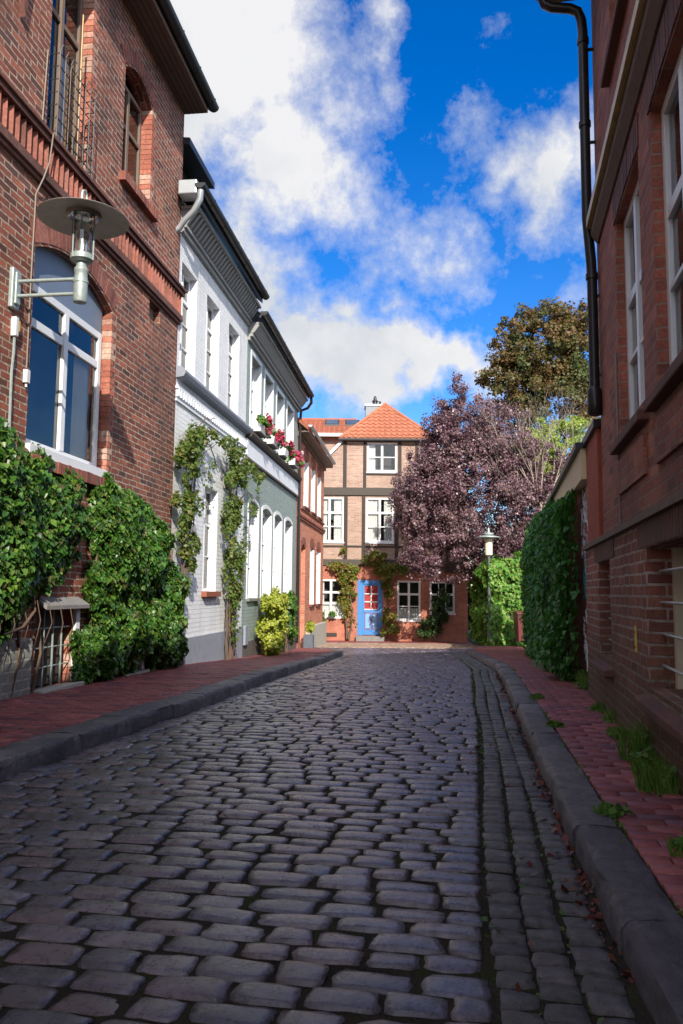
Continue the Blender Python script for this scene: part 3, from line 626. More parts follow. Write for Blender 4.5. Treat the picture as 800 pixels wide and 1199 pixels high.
d=MB().box(1.15,2.1,.2,.24,-.45,2.7); d.box(1.2,1.6,.185,.2,-.35,.9).box(1.66,2.05,.185,.2,-.35,.9); dd=d.build('door',M['timber'],Ch); MB().tube([(1.3,.19,.6),(1.3,.14,.6),(1.3,.14,.72)],.012,6).build('handle',M['zinc'],dd)
for o in opsC:
    if o[2]>3 or True: voussoirs(Ch,o[0]-.04,o[1]+.04,o[3]-.13,.15,.22,M['lintel'])
s=MB().box(0,FC.L+.32,-.08,0,3.52,3.6).box(0,FC.L+.31,-.05,0,3.44,3.52).box(.9,FC.L+.31,-.05,0,3.80,3.86); s.build('string_course',M['lintel'],Ch,bevel=.005)
MB().box(2.4,FC.L+.33,-.16,0,-1.4,-.02).build('plinth',M['concrete'],Ch,bevel=.02)
s=MB().box(0,FC.L+.3,-.35,0,6.1,6.14).box(0,FC.L+.3,-.08,0,5.98,6.1); s.build('soffit',M['soffit'],Ch)
gutter(Ch,-.02,FC.L+.4,-.4,6.32,.07,m='zinc'); roof(Ch,-.08,FC.L+.45,6.15,7,.34,3.2,m='rooftile')
s=MB().tube([(.1,-.02,5.45),(.1,-.10,5.45)],.03,8); s.lathe([(0,-.06),(.05,-.04),(.06,0),(.05,.05),(0,.07)],(.1,-.13,5.45),12); s.build('outdoor_light',M['plastic'],Ch)

# ================================================================ D: half-timbered house closing the street
zD=-.85
D=FD.root('half_timbered_house',zD,'half-timbered gabled house with orange hipped tile roof and blue door closing the street','house')
c0=3.85; hw=3.44; ze=6.2; zh=7.72; hx=2.0
opD=[(2.94,4.24,6.34,7.63),(.72,1.95,3.28,5.22),(2.9,4.1,3.28,5.22),(5.1,6.3,3.28,5.22),(.85,2.02,.08,1.69),(2.56,3.64,-.68,1.66),(4.26,5.26,-.02,1.66),(5.64,6.72,.28,1.64)]
def poly_shell(mb,x0,x1,z0,z1,ops,t): return shell(mb,x0,x1,z0,z1,1,ops,t=t,back=False)
up=MB(); poly_shell(up,c0-hw,c0+hw,2.25,ze,opD[1:4],.2)
# gable band between ze and zh: centre block plus clipped wedges
poly_shell(up,c0-hx,c0+hx,ze,zh+.05,opD[:1],.2)
up.quad((c0-hw,0,ze),(c0-hx,0,ze),(c0-hx,0,zh)); up.quad((c0+hx,0,ze),(c0+hw,0,ze),(c0+hx,0,zh))
for sx in (-1,1):
    a=c0+sx*hw; q=[(a,0,2.25),(a,9,2.25),(a,9,ze),(a,0,ze)]; up.quad(*(q if sx>0 else q[::-1]))
up.quad((c0+hw,9,2.25),(c0-hw,9,2.25),(c0-hw,9,ze),(c0+hw,9,ze))
up.build('upper_wall',M['brickD1'],D)
lo=MB(); poly_shell(lo,c0-hw+.02,c0+hw-.02,-1.2,2.3,opD[4:],.2)
for sx in (-1,1):
    a=c0+sx*(hw-.02); q=[(a,0,-1.2),(a,9,-1.2),(a,9,2.3),(a,0,2.3)]; lo.quad(*(q if sx>0 else q[::-1]))
lo.build('lower_wall',M['brickD0'],D)
def beam(x0,x1,z0,z1,p,m='timber'): MB().box(x0,x1,-p,.02,z0,z1).build('beam',M[m],D,bevel=.01)
beam(c0-hw-.03,c0+hw+.03,5.30,5.64,.075,'timbergrey'); beam(c0-hw-.03,4.30,2.27,2.54,.07,'timbergrey'); beam(4.31,c0+hw+.03,2.02,2.50,.09)
beam(c0-hw,c0+hw,3.06,3.14,.035)
beam(c0-hx,c0+hx,7.66,7.80,.06); beam(2.9,4.3,6.20,6.30,.045)
def post(x,w,z0,z1,p=.045): MB().box(x-w/2,x+w/2,-p,.02,z0,z1).build('post',M['timber'],D,bevel=.008)
for x,w in ((2.04,.15),(2.80,.14),(4.22,.16),(4.92,.16),(6.42,.16),(.5,.16),(7.2,.16)):
    post(x,w,2.55,3.055)
    post(x,w,3.145,5.295)
for x,w in ((1.98,.15),(2.84,.13),(4.36,.14),(5.1,.13)): post(x,w,5.645,7.655 if x<5 else 7.655)
# barge boards
s=MB().prism([(c0-hx,zh+.03),(c0-hx-.02,zh-.15),(c0-hw-.35,ze-.55),(c0-hw-.35,ze-.30)],-.12,-.075,'y'); s.prism([(c0+hx,zh+.03),(c0+hw+.35,ze-.30),(c0+hw+.35,ze-.55),(c0+hx+.02,zh-.15)],-.12,-.075,'y'); s.build('barge_board',M['white'],D)
# tiled roof: tile rows as a waved, stepped surface
def tiled(pl,pr,ql,qr,rows,mb,amp=.022,pitch=.22,step=.03,rad=True):
    """surface from lower edge pl->pr to upper edge ql->qr"""
    pl,pr,ql,qr=map(Vector,(pl,pr,ql,qr)); nrm=(pr-pl).cross(ql-pl+(qr-ql)*.01).normalized()
    if nrm.z<0: nrm=-nrm
    ex=(pr-pl).normalized()
    for r in range(rows):
        t0,t1=r/rows,(r+1)/rows; a0,b0=pl.lerp(ql,t0),pr.lerp(qr,t0); a1,b1=pl.lerp(ql,t1),pr.lerp(qr,t1)
        n=max(2,int((b0-a0).length/(pitch/6))); vs=[]
        for k in range(n+1):
            A0=a0.lerp(b0,k/n); B0=a1.lerp(b1,k/n)
            u=(A0-pl).dot(ex)/pitch; u1=(B0-pl).dot(ex)/pitch
            h=lambda q:amp*(1 if (q%1)>.55 else 0)*math.sin(((q%1)-.55)/.45*math.pi)+(-amp*.3*math.sin((q%1)/.55*math.pi) if (q%1)<.55 else 0)
            jt=.006*noise.noise(Vector((u*.7,r*1.3,0)))
            sag=.02*math.cos(u*2*math.pi)
            dn=(pl-ql).normalized()*sag
            vs+=[A0-nrm*.01,A0+dn+nrm*(h(u)+step+jt),B0+nrm*h(u1)]
        fs=[]
        for k in range(n): i=3*k; fs+=[(i,i+3,i+4,i+1),(i+1,i+4,i+5,i+2)]
        mb.add(vs,fs,False)
zp=zh+1.05*hx
t=MB(); dp=2.4
tiled((c0-hx-.12,-.2,zh+.02),(c0+hx+.12,-.2,zh+.02),(c0-.02,dp,zp+.06),(c0+.02,dp,zp+.06),10,t,amp=.05,pitch=.26,step=.06)
hipr=t.build('roof',M['tile'],D); hipr['label']='orange pantile half-hip roof over the front gable'
t=MB()
for sx in (-1,1):
    e0=(c0+sx*(hw+.35),-.12,ze-.37); e1=(c0+sx*(hw+.35),9.2,ze-.37); r1=(c0,9.2,zp+.05); r0=(c0,dp,zp+.05); h=(c0+sx*(hx+.05),-.12,zh+.02)
    tiled((c0+sx*(hx+.02),0,zh+.03),(c0+sx*(hx+.02),9.2,zh+.03),r0,r1,7,t,pitch=.24) if sx<0 else tiled((c0+sx*(hx+.02),9.2,zh+.03),(c0+sx*(hx+.02),0,zh+.03),r1,r0,7,t,pitch=.24)
    tiled(e0,e1,(c0+sx*(hx+.02),-.12,zh+.03),(c0+sx*(hx+.02),9.2,zh+.03),6,t,pitch=.24) if sx<0 else tiled(e1,e0,(c0+sx*(hx+.02),9.2,zh+.03),(c0+sx*(hx+.02),-.12,zh+.03),6,t,pitch=.24)
t.build('roof',M['tile2'],D)
r=MB().tube([(c0-hx-.12,-.22,zh+.06),(c0,dp,zp+.10),(c0,9.2,zp+.10)],.07,8).tube([(c0+hx+.12,-.22,zh+.06),(c0,dp,zp+.10)],.07,8); r.build('ridge_tiles',M['tile'],hipr)
g=MB(); g.tube([(c0-hx-.15,-.26,zh-.02),(c0+hx+.15,-.26,zh-.02)],.06,8); g.build('gutter',M['slate'],D)
MB().box(c0-hx,c0+hx,-.2,0,7.81,7.84).build('soffit',M['timber'],D)
ch=MB().box(3.02,3.92,5.,5.9,8.6,10.45); cho=ch.build('chimney',simple('grey_slate_cladding',(.24,.26,.28),.7,noise_amt=.12),D); MB().box(2.97,3.97,4.95,5.95,10.45,10.53).build('chimney_cap',M['zinc'],cho)
MB().lathe([(.13,10.53),(.12,10.75),(.16,10.76),(.16,10.80),(.08,10.84),(.08,10.95),(.03,11.05),(0,11.05)],(3.5,5.4,0),14).lathe([(.06,10.53),(.06,10.8),(0,10.8)],(3.75,5.5,0),10).build('flue',M['blackpipe'],cho)
def dwin(o,cols,rows,thick,cur,sill=True,lab=None):
    return window(D,o[0],o[1],o[2],o[3],.02,cols,rows,fw=.085,bar=.04,thick=thick,curtain=cur,sill=dict(p=.05,h=.06,o=.03) if sill else None,label=lab)
dwin(opD[0],2,(.5,),(),dict(rects=[(.03,.28,0,.97)]))
for o in opD[1:4]: dwin(o,2,(.33,.67),(.67,),dict(rects=[(.04,.42,0,.97),(.66,.97,.0,.97)]))
dwin(opD[4],2,(.33,.67),(.67,),dict(rects=[(.04,.96,.0,.4),(.04,.25,.4,.97)])); dwin(opD[6],2,(.33,.67),(.67,),dict(rects=[(.04,.96,.0,.30)])); dwin(opD[7],3,(.6,),(.6,),dict(rects=[(.04,.96,0,.2)]))
# door
f=MB().box(2.56,2.78,-.01,.12,-.68,1.66).box(3.52,3.64,-.01,.12,-.68,1.66).box(2.78,3.52,-.01,.12,1.50,1.66); f.build('door_frame',M['blue'],D,bevel=.01)
d=MB().box(2.78,3.52,.04,.09,-.66,.40).box(2.78,2.87,.04,.09,.4,1.5).box(3.43,3.52,.04,.09,.4,1.5).box(2.87,3.43,.04,.09,1.42,1.5)
door=d.build('door',M['blue'],D,bevel=.006)
s=MB().box(3.13,3.17,.035,.08,.4,1.42)
for z in (.40,.72,1.06): s.box(2.87,3.43,.035,.08,z,z+.04)
s.build('glazing_bars',M['white'],door)
MB().box(2.87,3.43,.085,.10,.41,1.42).build('blind',M['redcurtain'],door)
s=MB()
for a in (2.88,3.18): 
    s.box(a,a+.24,.02,.04,-.42,-.40).box(a,a+.24,.02,.04,.26,.28).box(a,a+.02,.02,.04,-.40,.26).box(a+.22,a+.24,.02,.04,-.40,.26)
s.build('red_beading',M['reddoor'],door)
MB().box(2.91,3.09,.025,.04,-.38,.24).box(3.21,3.39,.025,.04,-.38,.24).build('door_panel',M['blue2'],door)
MB().tube([(2.84,.04,.34),(2.84,-.02,.34),(2.92,-.02,.34)],.012,6).build('handle',M['zinc'],door)
MB().box(2.5,3.7,-.35,0,-.95,-.70).build('doorstep',M['stone'],D,bevel=.02)
MB().box(1.0,1.7,-.02,.0,-.74,-.58).build('cellar_grate',M['timber'],D)

# ================================================================ tiled house behind with skylights
H2=empty('tiled_house',(-1.,36.6,-.9),'house behind with weathered orange tile roof and two skylights, left of the grey chimney','house'); ZB[H2.name]=-.9
MB().box(-5,1.6,.4,6,-.9,8.6).build('wall',M['brickD1'],H2)
t=MB(); tiled((-5,0,8.62),(1.7,0,8.62),(-5,2.4,9.75),(1.7,2.4,9.75),7,t,amp=.03,pitch=.24,step=.035); t.quad((-5,0,8.6),(1.7,0,8.6),(1.7,6.4,8.6),(-5,6.4,8.6)); t.quad((-5,6.4,8.6),(1.7,6.4,8.6),(1.7,2.4,9.74),(-5,2.4,9.74)); rf=t.build('roof',M['tile2'],H2)
MB().tube([(-5,2.4,9.78),(1.7,2.4,9.78)],.09,8).build('ridge_tiles',M['tile2'],rf)
for xx in (.15,1.15):
    f=MB(); q=lambda x,v,h:(x,v,8.62+v*1.13/2.4+h)
    f.add([q(xx,1.3,.10),q(xx+.7,1.3,.10),q(xx+.7,2.2,.10),q(xx,2.2,.10),q(xx,1.3,-.02),q(xx+.7,1.3,-.02),q(xx+.7,2.2,-.02),q(xx,2.2,-.02)],[(0,1,2,3),(4,5,1,0),(5,6,2,1),(6,7,3,2),(7,4,0,3)])
    sk=f.build('skylight',M['slate'],H2); MB().quad(q(xx+.06,1.36,.105),q(xx+.64,1.36,.105),q(xx+.64,2.14,.105),q(xx+.06,2.14,.105)).build('pane',M['skylight'],sk)
MB().box(-5,1.7,-.1,.0,8.45,8.6).build('fascia',M['white'],H2)

# ================================================================ R: dark brick building on the right
zR=.08
Rb=FR.root('brick_building',zR,'dark red brick building at right with white tall windows, barred basement openings and black downpipe','building')
UX=1.12   # the upper wall starts here, the plinth runs on to x=0
opsU=[(2.35,3.5,2.5,4.3),(3.95,5.1,2.5,4.3),(5.6,6.75,2.5,4.3),(7.6,8.75,2.5,4.3),(2.35,3.3,5.78,7.2),(3.95,5.1,5.78,7.2),(5.6,6.75,5.78,7.2)]
shell(MB(),UX,24,1.72,7.45,10,opsU,t=.2).build('wall',M['brickR'],Rb)
opsP=[(1.12,1.95,.60,1.47),(3.68,4.95,.58,1.47),(6.6,7.9,.58,1.47)]
p=MB(); shell(p,0,24,-.5,1.64,10,opsP,t=.3); pv=p.build('plinth',M['brickRp'],Rb); pv.location=Vector((0,-.06,0))
s=MB().prism([(-.10,1.64),(-.10,1.69),(0.0,1.73),(.3,1.73),(.3,1.64)],-.01,24,'x'); s.build('plinth_ledge',M['ledge'],Rb)
for o in opsU:
    window(Rb,o[0],o[1]-.0,o[2],o[3],.07,2,(.30,.60),fw=.075,bar=.035,thick=(.60,),curtain=dict(rects=[(.05,.5,0,.9)]) if o[0]<3 else None,label='tall white painted sash window' if o[2]<3 else None)
    sl=MB(); sl.prism([(-.075,o[2]-.17),(-.075,o[2]-.10),(.12,o[2]-.02),(.12,o[2]-.17)],o[0]-.12,o[1]+.12,'x'); sl.build('brick_sill',M['darklintel'],Rb,bevel=.01)
    voussoirs(Rb,o[0]-.05,o[1]+.05,o[3]-.0,.02,.24,M['darklintel'],y0=-.008)
# recessed aprons
for o in opsU[:4]: MB().box(o[0]-.02,o[1]+.02,-.025,-.001,1.98,2.26).build('apron',M['brickR'],Rb)
for o in opsP:
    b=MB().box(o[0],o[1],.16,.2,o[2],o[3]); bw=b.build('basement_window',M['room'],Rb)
    MB().box(o[1]-.35,o[1]-.27,.10,.158,o[2],o[3]).build('frame_post',M['cream'],bw); MB().box(o[0]+.0,o[0]+.06,.10,.158,o[2],o[3]).build('frame_post',M['cream'],bw)
    w=MB()
    for k in range(4): zz=o[2]+.14+k*.2; w.tube([(o[0]-.0,.03,zz),(o[1]+.0,.03,zz)],.010,8)
    w.build('window_bars',M['zinc'],bw)
    sl=MB().prism([(-.14,o[2]-.13),(-.14,o[2]-.07),(.1,o[2]-.006),(.1,o[2]-.13)],o[0]-.1,o[1]+.12,'x'); sl.build('sill',M['darklintel'],bw,bevel=.012)
    s=MB(); x=o[0]-.25
    while x<o[1]+.25: s.box(x,x+.066,-.068,-.03,o[3]+.005,o[3]+.165); x+=.077
    s.build('lintel',M['darklintel'],Rb)
s=MB().prism([(-.02,4.60),(-.075,4.68),(-.075,4.76),(0,4.80),(0,4.60)],UX+.18,24,'x'); s.build('string_course',M['ledge'],Rb)
MB().prism([(-.08,4.765),(-.095,4.765),(-.095,4.80),(-.02,4.86),(0.0,4.86),(0,4.805)],UX+.17,24,'x').build('flashing',M['ledgegold'],Rb)
MB().box(UX+.18,24,-.118,-.098,4.765,4.85).build('gold_glint_strip',M['ledgegold'],Rb)  # added front strip that carries the painted gold highlight
s=MB().box(UX-.1,24.3,-.42,0,7.42,7.47); s.build('soffit',M['soffit'],Rb)
gutter(Rb,UX-.12,24.3,-.50,7.56,.085); roof(Rb,UX-.1,24.3,7.48,10,.42,2.6,m='rooftile')
px_=UX+.10
s=MB(); s.tube([(px_,-.50,7.50),(px_,-.50,7.34),(px_,-.47,7.26),(px_,-.40,7.22),(px_,-.22,7.18),(px_,-.14,7.13),(px_,-.11,7.03),(px_,-.10,6.9),(px_,-.10,4.9),(px_,-.09,4.75),(px_,-.07,4.45),(px_,-.065,4.3),(px_,-.065,3.02)],.05,12)
for z in (4.3,5.9,6.8): s.lathe([(.05,z-.03),(.060,z-.028),(.060,z+.028),(.05,z+.03)],(px_,-.10 if z>5 else -.066,0),12)
s.lathe([(.05,3.18),(.072,3.14),(.075,2.92),(.06,2.90),(0,2.90)],(px_,-.065,0),12)
s.build('downpipe',M['blackpipe'],Rb)
s=MB()
for z,y in ((3.3,-.06),(4.1,-.06),(5.7,-.09),(6.7,-.09)): MB().box(px_-.01,px_+.02,y,0.0,z-.01,z+.01).build('pipe_clip',M['blackpipe'],Rb)
MB().tube([(px_+1.05,-.01,1.75),(px_+1.05,-.01,3.2)],.008,5).build('wall_cable',M['cable'],Rb)
mk=empty('marker_plate',FR.w(3.27,0,.77),'small upright yellow marker plate on the dark brick plinth','sign',None,FR.rz); ZB[mk.name]=.77
MB().box(-.025,.025,-.073,-.062,.77,.95).build('plate',M['yellow'],mk,bevel=.003); MB().box(-.017,.017,-.0755,-.0732,.80,.815).box(-.017,.017,-.0755,-.0732,.90,.915).build('printed_bars',M['wire'],mk)

# ================================================================ annex + garden wall along the right
FE=Frame((6.1,24.9),(2.78,8.72))
E=FE.root('annex',-.6,'low flat-roofed brick annex with beige fascia and graffiti beyond the dark brick building','building')
LE=FE.L
MB().box(LE-6.5,LE-.35,.05,6,-1,2.56).build('wall',M['brickE'],E)
MB().box(LE-6.7,LE-.35,-.06,6,2.50,2.86).build('fascia',M['beige'],E)
MB().prism([(-.12,2.86),(-.12,2.93),(3,3.05),(6.1,2.93),(6.1,2.86)],LE-6.8,LE-.33,'x').build('roof_edge',M['slate'],E)
MB().box(LE-.345,LE+.75,-.0,.6,1.6,2.88).build('pier',M['pier'],E,bevel=.008); MB().box(LE-.40,LE+.8,-.04,.64,2.88,2.96).build('pier_cap',M['slate'],E)
MB().box(LE-.345,LE-.02,.0,.6,-1,1.59).build('pier_base',M['brickE'],E)
rnd=random.Random(5)
def scrawl(x0,x1,z0,z1,m,n):
    mb=MB()
    for _ in range(n):
        a=rnd.uniform(x0,x1); z=rnd.uniform(z0,z1); pts=[]
        for k in range(7): pts.append((min(x1,max(x0,a+rnd.uniform(-.12,.12))),.046 if x1<LE-.36 else -.003,z+(k-3)*.035+rnd.uniform(-.05,.05)))
        mb.tube(pts,.013,5)
    o=mb.build('graffiti',m,E); return o
scrawl(LE-1.5,LE-.4,1.55,2.4,M['graffiti'],26).name='graffiti'; scrawl(LE-1.5,LE-.4,.3,.95,M['graffiti'],22); scrawl(LE-1.4,LE-.4,1.2,1.5,M['graffiti2'],30); scrawl(LE-.9,LE-.4,.75,.9,M['graffiti3'],8)
GW=FE.root('garden_wall',-.6,'tall brick garden wall hidden under dark ivy, right side of the street','wall')
MB().box(0,LE-6.85,0,.3,-1,2.6).build('wall',M['brickE'],GW); MB().box(-.03,LE-6.82,-.05,.35,2.6,2.68).build('coping',M['stone'],GW)
iv=FE.root('ivy_screen',-.6,'dark green ivy screen covering the long wall beyond the graffiti','ivy')
wall_leaves('foliage',[(-.1,-.55),(-.1,3.0),(4,3.05),(8,2.95),(12,2.75),(LE-1.3,2.42),(LE-1.15,1.6),(LE-1.25,.4),(LE-1.6,.0),(LE-4,-.2),(LE-9,-.5)],42000,.42,.075,M['ivydark'],iv,rag=.10,gap=.55,noi=1.2,seed=31)
w=MB()
for k in range(30):
    x=rnd.uniform(.5,LE-1.8); pts=[(x,-.02,gz(24.9-x*.98)+.1)]
    for j in range(6): pts.append((x+rnd.uniform(-.2,.2),-.04,pts[0][2]+(j+1)*.4))
    w.tube(pts,.014,5)
w.build('stems',M['vine'],iv)

# ================================================================ ivy on A
i1=FA.root('wall_ivy',.05,'bushy green ivy under the big arched window, nearest the left edge','ivy')
wall_leaves('foliage',[(2.,3.1),(5.6,3.0),(6.35,2.85),(6.75,2.6),(7.3,2.52),(7.9,2.42),(8.15,2.1),(8.0,1.5),(7.75,1.15),(7.3,1.1),(7.0,.95),(6.6,.65),(5.5,.55),(2,.5)],30000,.34,.054,M['ivy'],i1,rag=.16,gap=.35,seed=3)
w=MB()
for k in range(9): x=4+k*.42; w.tube([(x,-.02,.1),(x+.1,-.04,.5),(x-.05,-.06,1.),(x+.15,-.08,1.6)],.016,5)

for k in range(9):
    x=5.8+k*.24; z=1.0+rnd.uniform(-.1,.1); w.tube([(x,-.22,z),(x+.05,-.24,z-.2),(x-.03,-.2,z-.42-rnd.random()*.2)],.005,4)
w.tube([(6.3,-.3,.75),(6.7,-.25,.8),(7.0,-.2,.95),(7.1,-.1,1.3)],.014,5); w.build('stems',M['vine'],i1)
i2=FA.root('wall_ivy',.05,'tall green ivy mass by the corner of the white house, reaching the pavement','ivy')
wall_leaves('foliage',[(8.35,2.42),(8.8,2.52),(9.3,2.5),(10.0,2.4),(10.7,2.15),(11.3,1.5),(11.55,.9),(11.6,-.02),(10.4,-.0),(9.9,.1),(9.2,.0),(8.55,.08),(8.2,.2),(8.25,.6),(8.55,.8),(8.45,1.3),(8.55,1.8),(8.4,2.1)],34000,.42,.054,M['ivy'],i2,rag=.12,gap=.4,seed=11)
w=MB()
for k in range(9): x=8.6+k*.33; w.tube([(x,-.02,.02),(x+.08,-.04,.5),(x-.05,-.06,1.),(x+.1,-.08,1.8)],.016,5)
w.build('stems',M['vine'],i2)

# ================================================================ climbers
def climber(fr,name,zb,label,cat,stems,blobs,m,size,tmpl=DIAM,sr=.012):
    r=fr.root(name,zb,label,cat) if isinstance(fr,Frame) else empty(name,(*fr,zb),label,cat)
    ZB[r.name]=zb; w=MB()
    for st in stems:
        pts=[]
        for a,b in zip(st[:-1],st[1:]):
            for k in range(5):
                t=k/5; p=Vector(a).lerp(Vector(b),t); pts.append(p+Vector((rnd.uniform(-.04,.04),rnd.uniform(-.02,.02),rnd.uniform(-.03,.03))))
        pts.append(Vector(st[-1])); n=len(pts); w.tube(pts,[sr*(1.3-.9*i/n) for i in range(n)],5)
    w.build('stems',M['vine'],r); blob_leaves('foliage',blobs,m,r,size,tmpl,shell=.0); return r
st=[[(.12+.08*k,-.10,-.1),(.3-.1*k%.3,-.14,1.),(.05+.12*k,-.16,2.2),(.25+.1*k,-.15,3.4),(.5+.3*k,-.15,3.9)] for k in range(6)]
st+=[[(.4,-.15,3.7),(1.2,-.2,4.0),(2.2,-.2,3.9),(3.2,-.2,3.75)],[(.5,-.15,3.6),(1.2,-.25,3.7),(1.9,-.2,3.3)],[(.3,-.15,3.5),(.9,-.22,4.1),(1.6,-.2,4.25)]]
climber(FB,'climbing_rose',-.1,'thin leggy climbing rose at the near corner of the white house, next to the ivy','climbing plant',st,
  [(.15,-.2,3.4,.5,.18,.5,1500),(.1,-.2,2.6,.4,.16,.5,1200),(.2,-.2,1.8,.42,.16,.5,900),(.1,-.18,1.0,.38,.14,.5,500),(.8,-.22,3.75,.7,.16,.3,800),(1.7,-.25,3.9,.8,.16,.24,420),(2.9,-.25,3.9,.6,.16,.22,360),(.0,-.2,.4,.3,.14,.4,100),(1.1,-.22,3.2,.5,.12,.3,70)],M['rose'],.06)
st=[[(3.1+.1*k,-.10,-.25),(2.9+.12*k,-.14,.8),(3.2-.06*k,-.16,2.),(2.7+.15*k,-.15,3.4),(3.0+.1*k,-.2,3.8)] for k in range(7)]+[[(3.0,-.15,3.6),(3.8,-.25,3.9),(4.8,-.3,3.8)],[(3.1,-.15,2.8),(3.9,-.25,3.2),(4.9,-.3,3.1)]]
climber(FB,'climbing_rose',-.25,'dense dark column of climbing rose between the white house window and the green house','climbing plant',st,
  [(2.95,-.24,3.4,.55,.2,.5,1900),(3.0,-.24,2.6,.5,.2,.55,1800),(3.1,-.22,1.8,.5,.18,.55,1300),(3.2,-.2,1.0,.45,.16,.45,700),(3.2,-.2,.3,.3,.13,.35,160),(3.8,-.25,3.8,.8,.16,.25,520),(4.6,-.25,3.1,.4,.12,.35,110),(5.0,-.25,3.75,.5,.12,.2,200),(3.9,-.22,2.2,.35,.12,.5,130)],M['rose'],.06)
# flower boxes on G's band
def flowerbox(x,lab):
    r=empty('flower_box',FG.w(x,-.12,4.76),lab,'flower box','flower boxes on the green house',FG.rz); ZB[r.name]=4.76
    b=MB(); b.prism([(-.10,4.765),(.08,4.765),(.10,4.95),(-.13,4.95)],-.42,.42,'x'); b.build('box',M['white'],r,bevel=.008)
    return r
for i,(x,lab) in enumerate([(.95,'white flower box of pink geraniums, nearest of the four on the green house'),(2.48,'white flower box with trailing red and pink geraniums, second along the green house band'),
        (4.1,'white flower box full of pink geraniums, third along the green house band'),(5.7,'white flower box of magenta geraniums, farthest along the green house band')]):
    r=flowerbox(x,lab)
    blob_leaves('foliage',[(0,-.05,5.06,.5,.16,.16,420),(.2,-.12,4.9,.35,.1,.14,150)],M['greenshrub'],r,.07,shell=.2)
    blob_leaves('flowers',[(rnd.uniform(-.4,.4),-.16-rnd.uniform(0,.08),rnd.uniform(4.88,5.18),.11,.08,.09,80) for _ in range(9)],M['pink'],r,.045,shell=.0)
# shrubs by G
def shrub(x,y,zb,label,blobs,m,size,name='shrub',fr=FG,stem=True):
    p=fr.w(x,y,0); r=empty(name,(p.x,p.y,zb),label,'shrub',None,fr.rz); ZB[r.name]=0; r.location.z=zb
    ZB[r.name]=zb; blob_leaves('foliage',[(a,b,c+zb,d,e,f,n) for a,b,c,d,e,f,n in blobs],m,r,size,shell=.35)
    if stem:
        w=MB()
        for k in range(5): w.tube([(rnd.uniform(-.1,.1),rnd.uniform(-.1,.1),zb-.02),(rnd.uniform(-.25,.25),rnd.uniform(-.15,.15),zb+.6)],.018,5)
        w.build('stems',M['vine'],r)
    return r
shrub(1.55,-.38,-.33,'golden variegated shrub against the pale green house',[(0,0,.75,.85,.33,.62,3600),(.1,-.05,1.2,.7,.28,.35,1800),(-.1,0,.3,.6,.26,.3,1100)],M['goldshrub'],.07)
shrub(3.25,-.38,-.40,'rounded green shrub just behind the golden one by the pale green house',[(0,0,.8,.85,.30,.65,3200),(.1,-.05,1.3,.7,.26,.3,1500)],M['greenshrub'],.07)
# pot by C
r=empty('potted_plant',(*FC.w(1.0,-.30,0).xy,-.62),'potted leafy plant in a square slate pot by the red brick house','plant',None,FC.rz); ZB[r.name]=-.62
MB().prism([(-.15,-.15),(.15,-.15),(.15,.15),(-.15,.15)],-.62,-.2,'z').build('pot',M['pot'],r,bevel=.01); blob_leaves('foliage',[(0,0,.08,.36,.26,.26,420)],M['goldshrub'],r,.09,shell=.2)
# D climbers
def dclimb(label,stems,blobs,m,size=.10,name='climbing_vine'):
    return climber(FD,name,-.85,label,'climbing plant',stems,blobs,m,size,sr=.03)
dclimb('climbing vine on bare stems left of the blue door, spreading over its top',
   [[(2.15,-.2,-.85),(2.1,-.2,.3),(2.2,-.2,1.4),(1.9,-.2,2.3)],[(2.25,-.2,-.85),(2.35,-.2,.4),(2.1,-.2,1.5),(2.6,-.2,2.4),(3.6,-.25,2.2)],[(2.2,-.25,-.85),(2.0,-.2,.6),(2.5,-.2,1.8)]],
   [(2.1,-.3,1.5,.5,.28,.65,1100),(2.0,-.3,.8,.4,.22,.4,420),(2.5,-.3,2.1,.6,.26,.4,800),(1.75,-.3,2.35,.45,.2,.35,380),(2.2,-.25,.1,.25,.15,.4,90),(3.3,-.3,2.75,.5,.25,.45,700),(1.9,-.2,2.9,.3,.1,.25,60)],M['autumnvine'])
dclimb('vine arching right of the blue door up to the timber beam',
   [[(3.85,-.2,-.85),(3.8,-.2,.4),(3.9,-.2,1.5),(3.5,-.2,2.4)],[(3.9,-.2,1.2),(4.3,-.2,1.9),(5.0,-.2,2.1)]],
   [(3.55,-.35,2.1,.6,.28,.45,900),(4.2,-.3,2.0,.7,.22,.35,700),(3.85,-.3,1.4,.3,.2,.5,380),(3.9,-.35,.1,.36,.28,.5,620),(3.95,-.4,-.5,.42,.3,.32,560)],M['autumnvine'])
dclimb('dark green bushy climber leaning over the right-hand ground window',
   [[(5.9,-.4,-.85),(5.9,-.4,.2),(6.2,-.3,1.1)],[(5.8,-.4,-.85),(5.6,-.4,.0),(6.0,-.3,.9)]],
   [(5.9,-.45,.5,.5,.35,.6,900),(5.7,-.5,-.2,.6,.4,.5,1000),(5.5,-.55,-.55,.55,.4,.3,600),(6.2,-.4,1.0,.35,.3,.35,380)],M['dull'],.11)
dclimb('small plant growing at the foot of the left ground window of the half-timbered house',
   [[(1.15,-.2,-.85),(1.1,-.2,.0),(1.2,-.2,.4)]],[(1.1,-.3,-.1,.2,.15,.5,240),(1.5,-.25,.2,.35,.14,.15,220)],M['greenshrub'],.08)
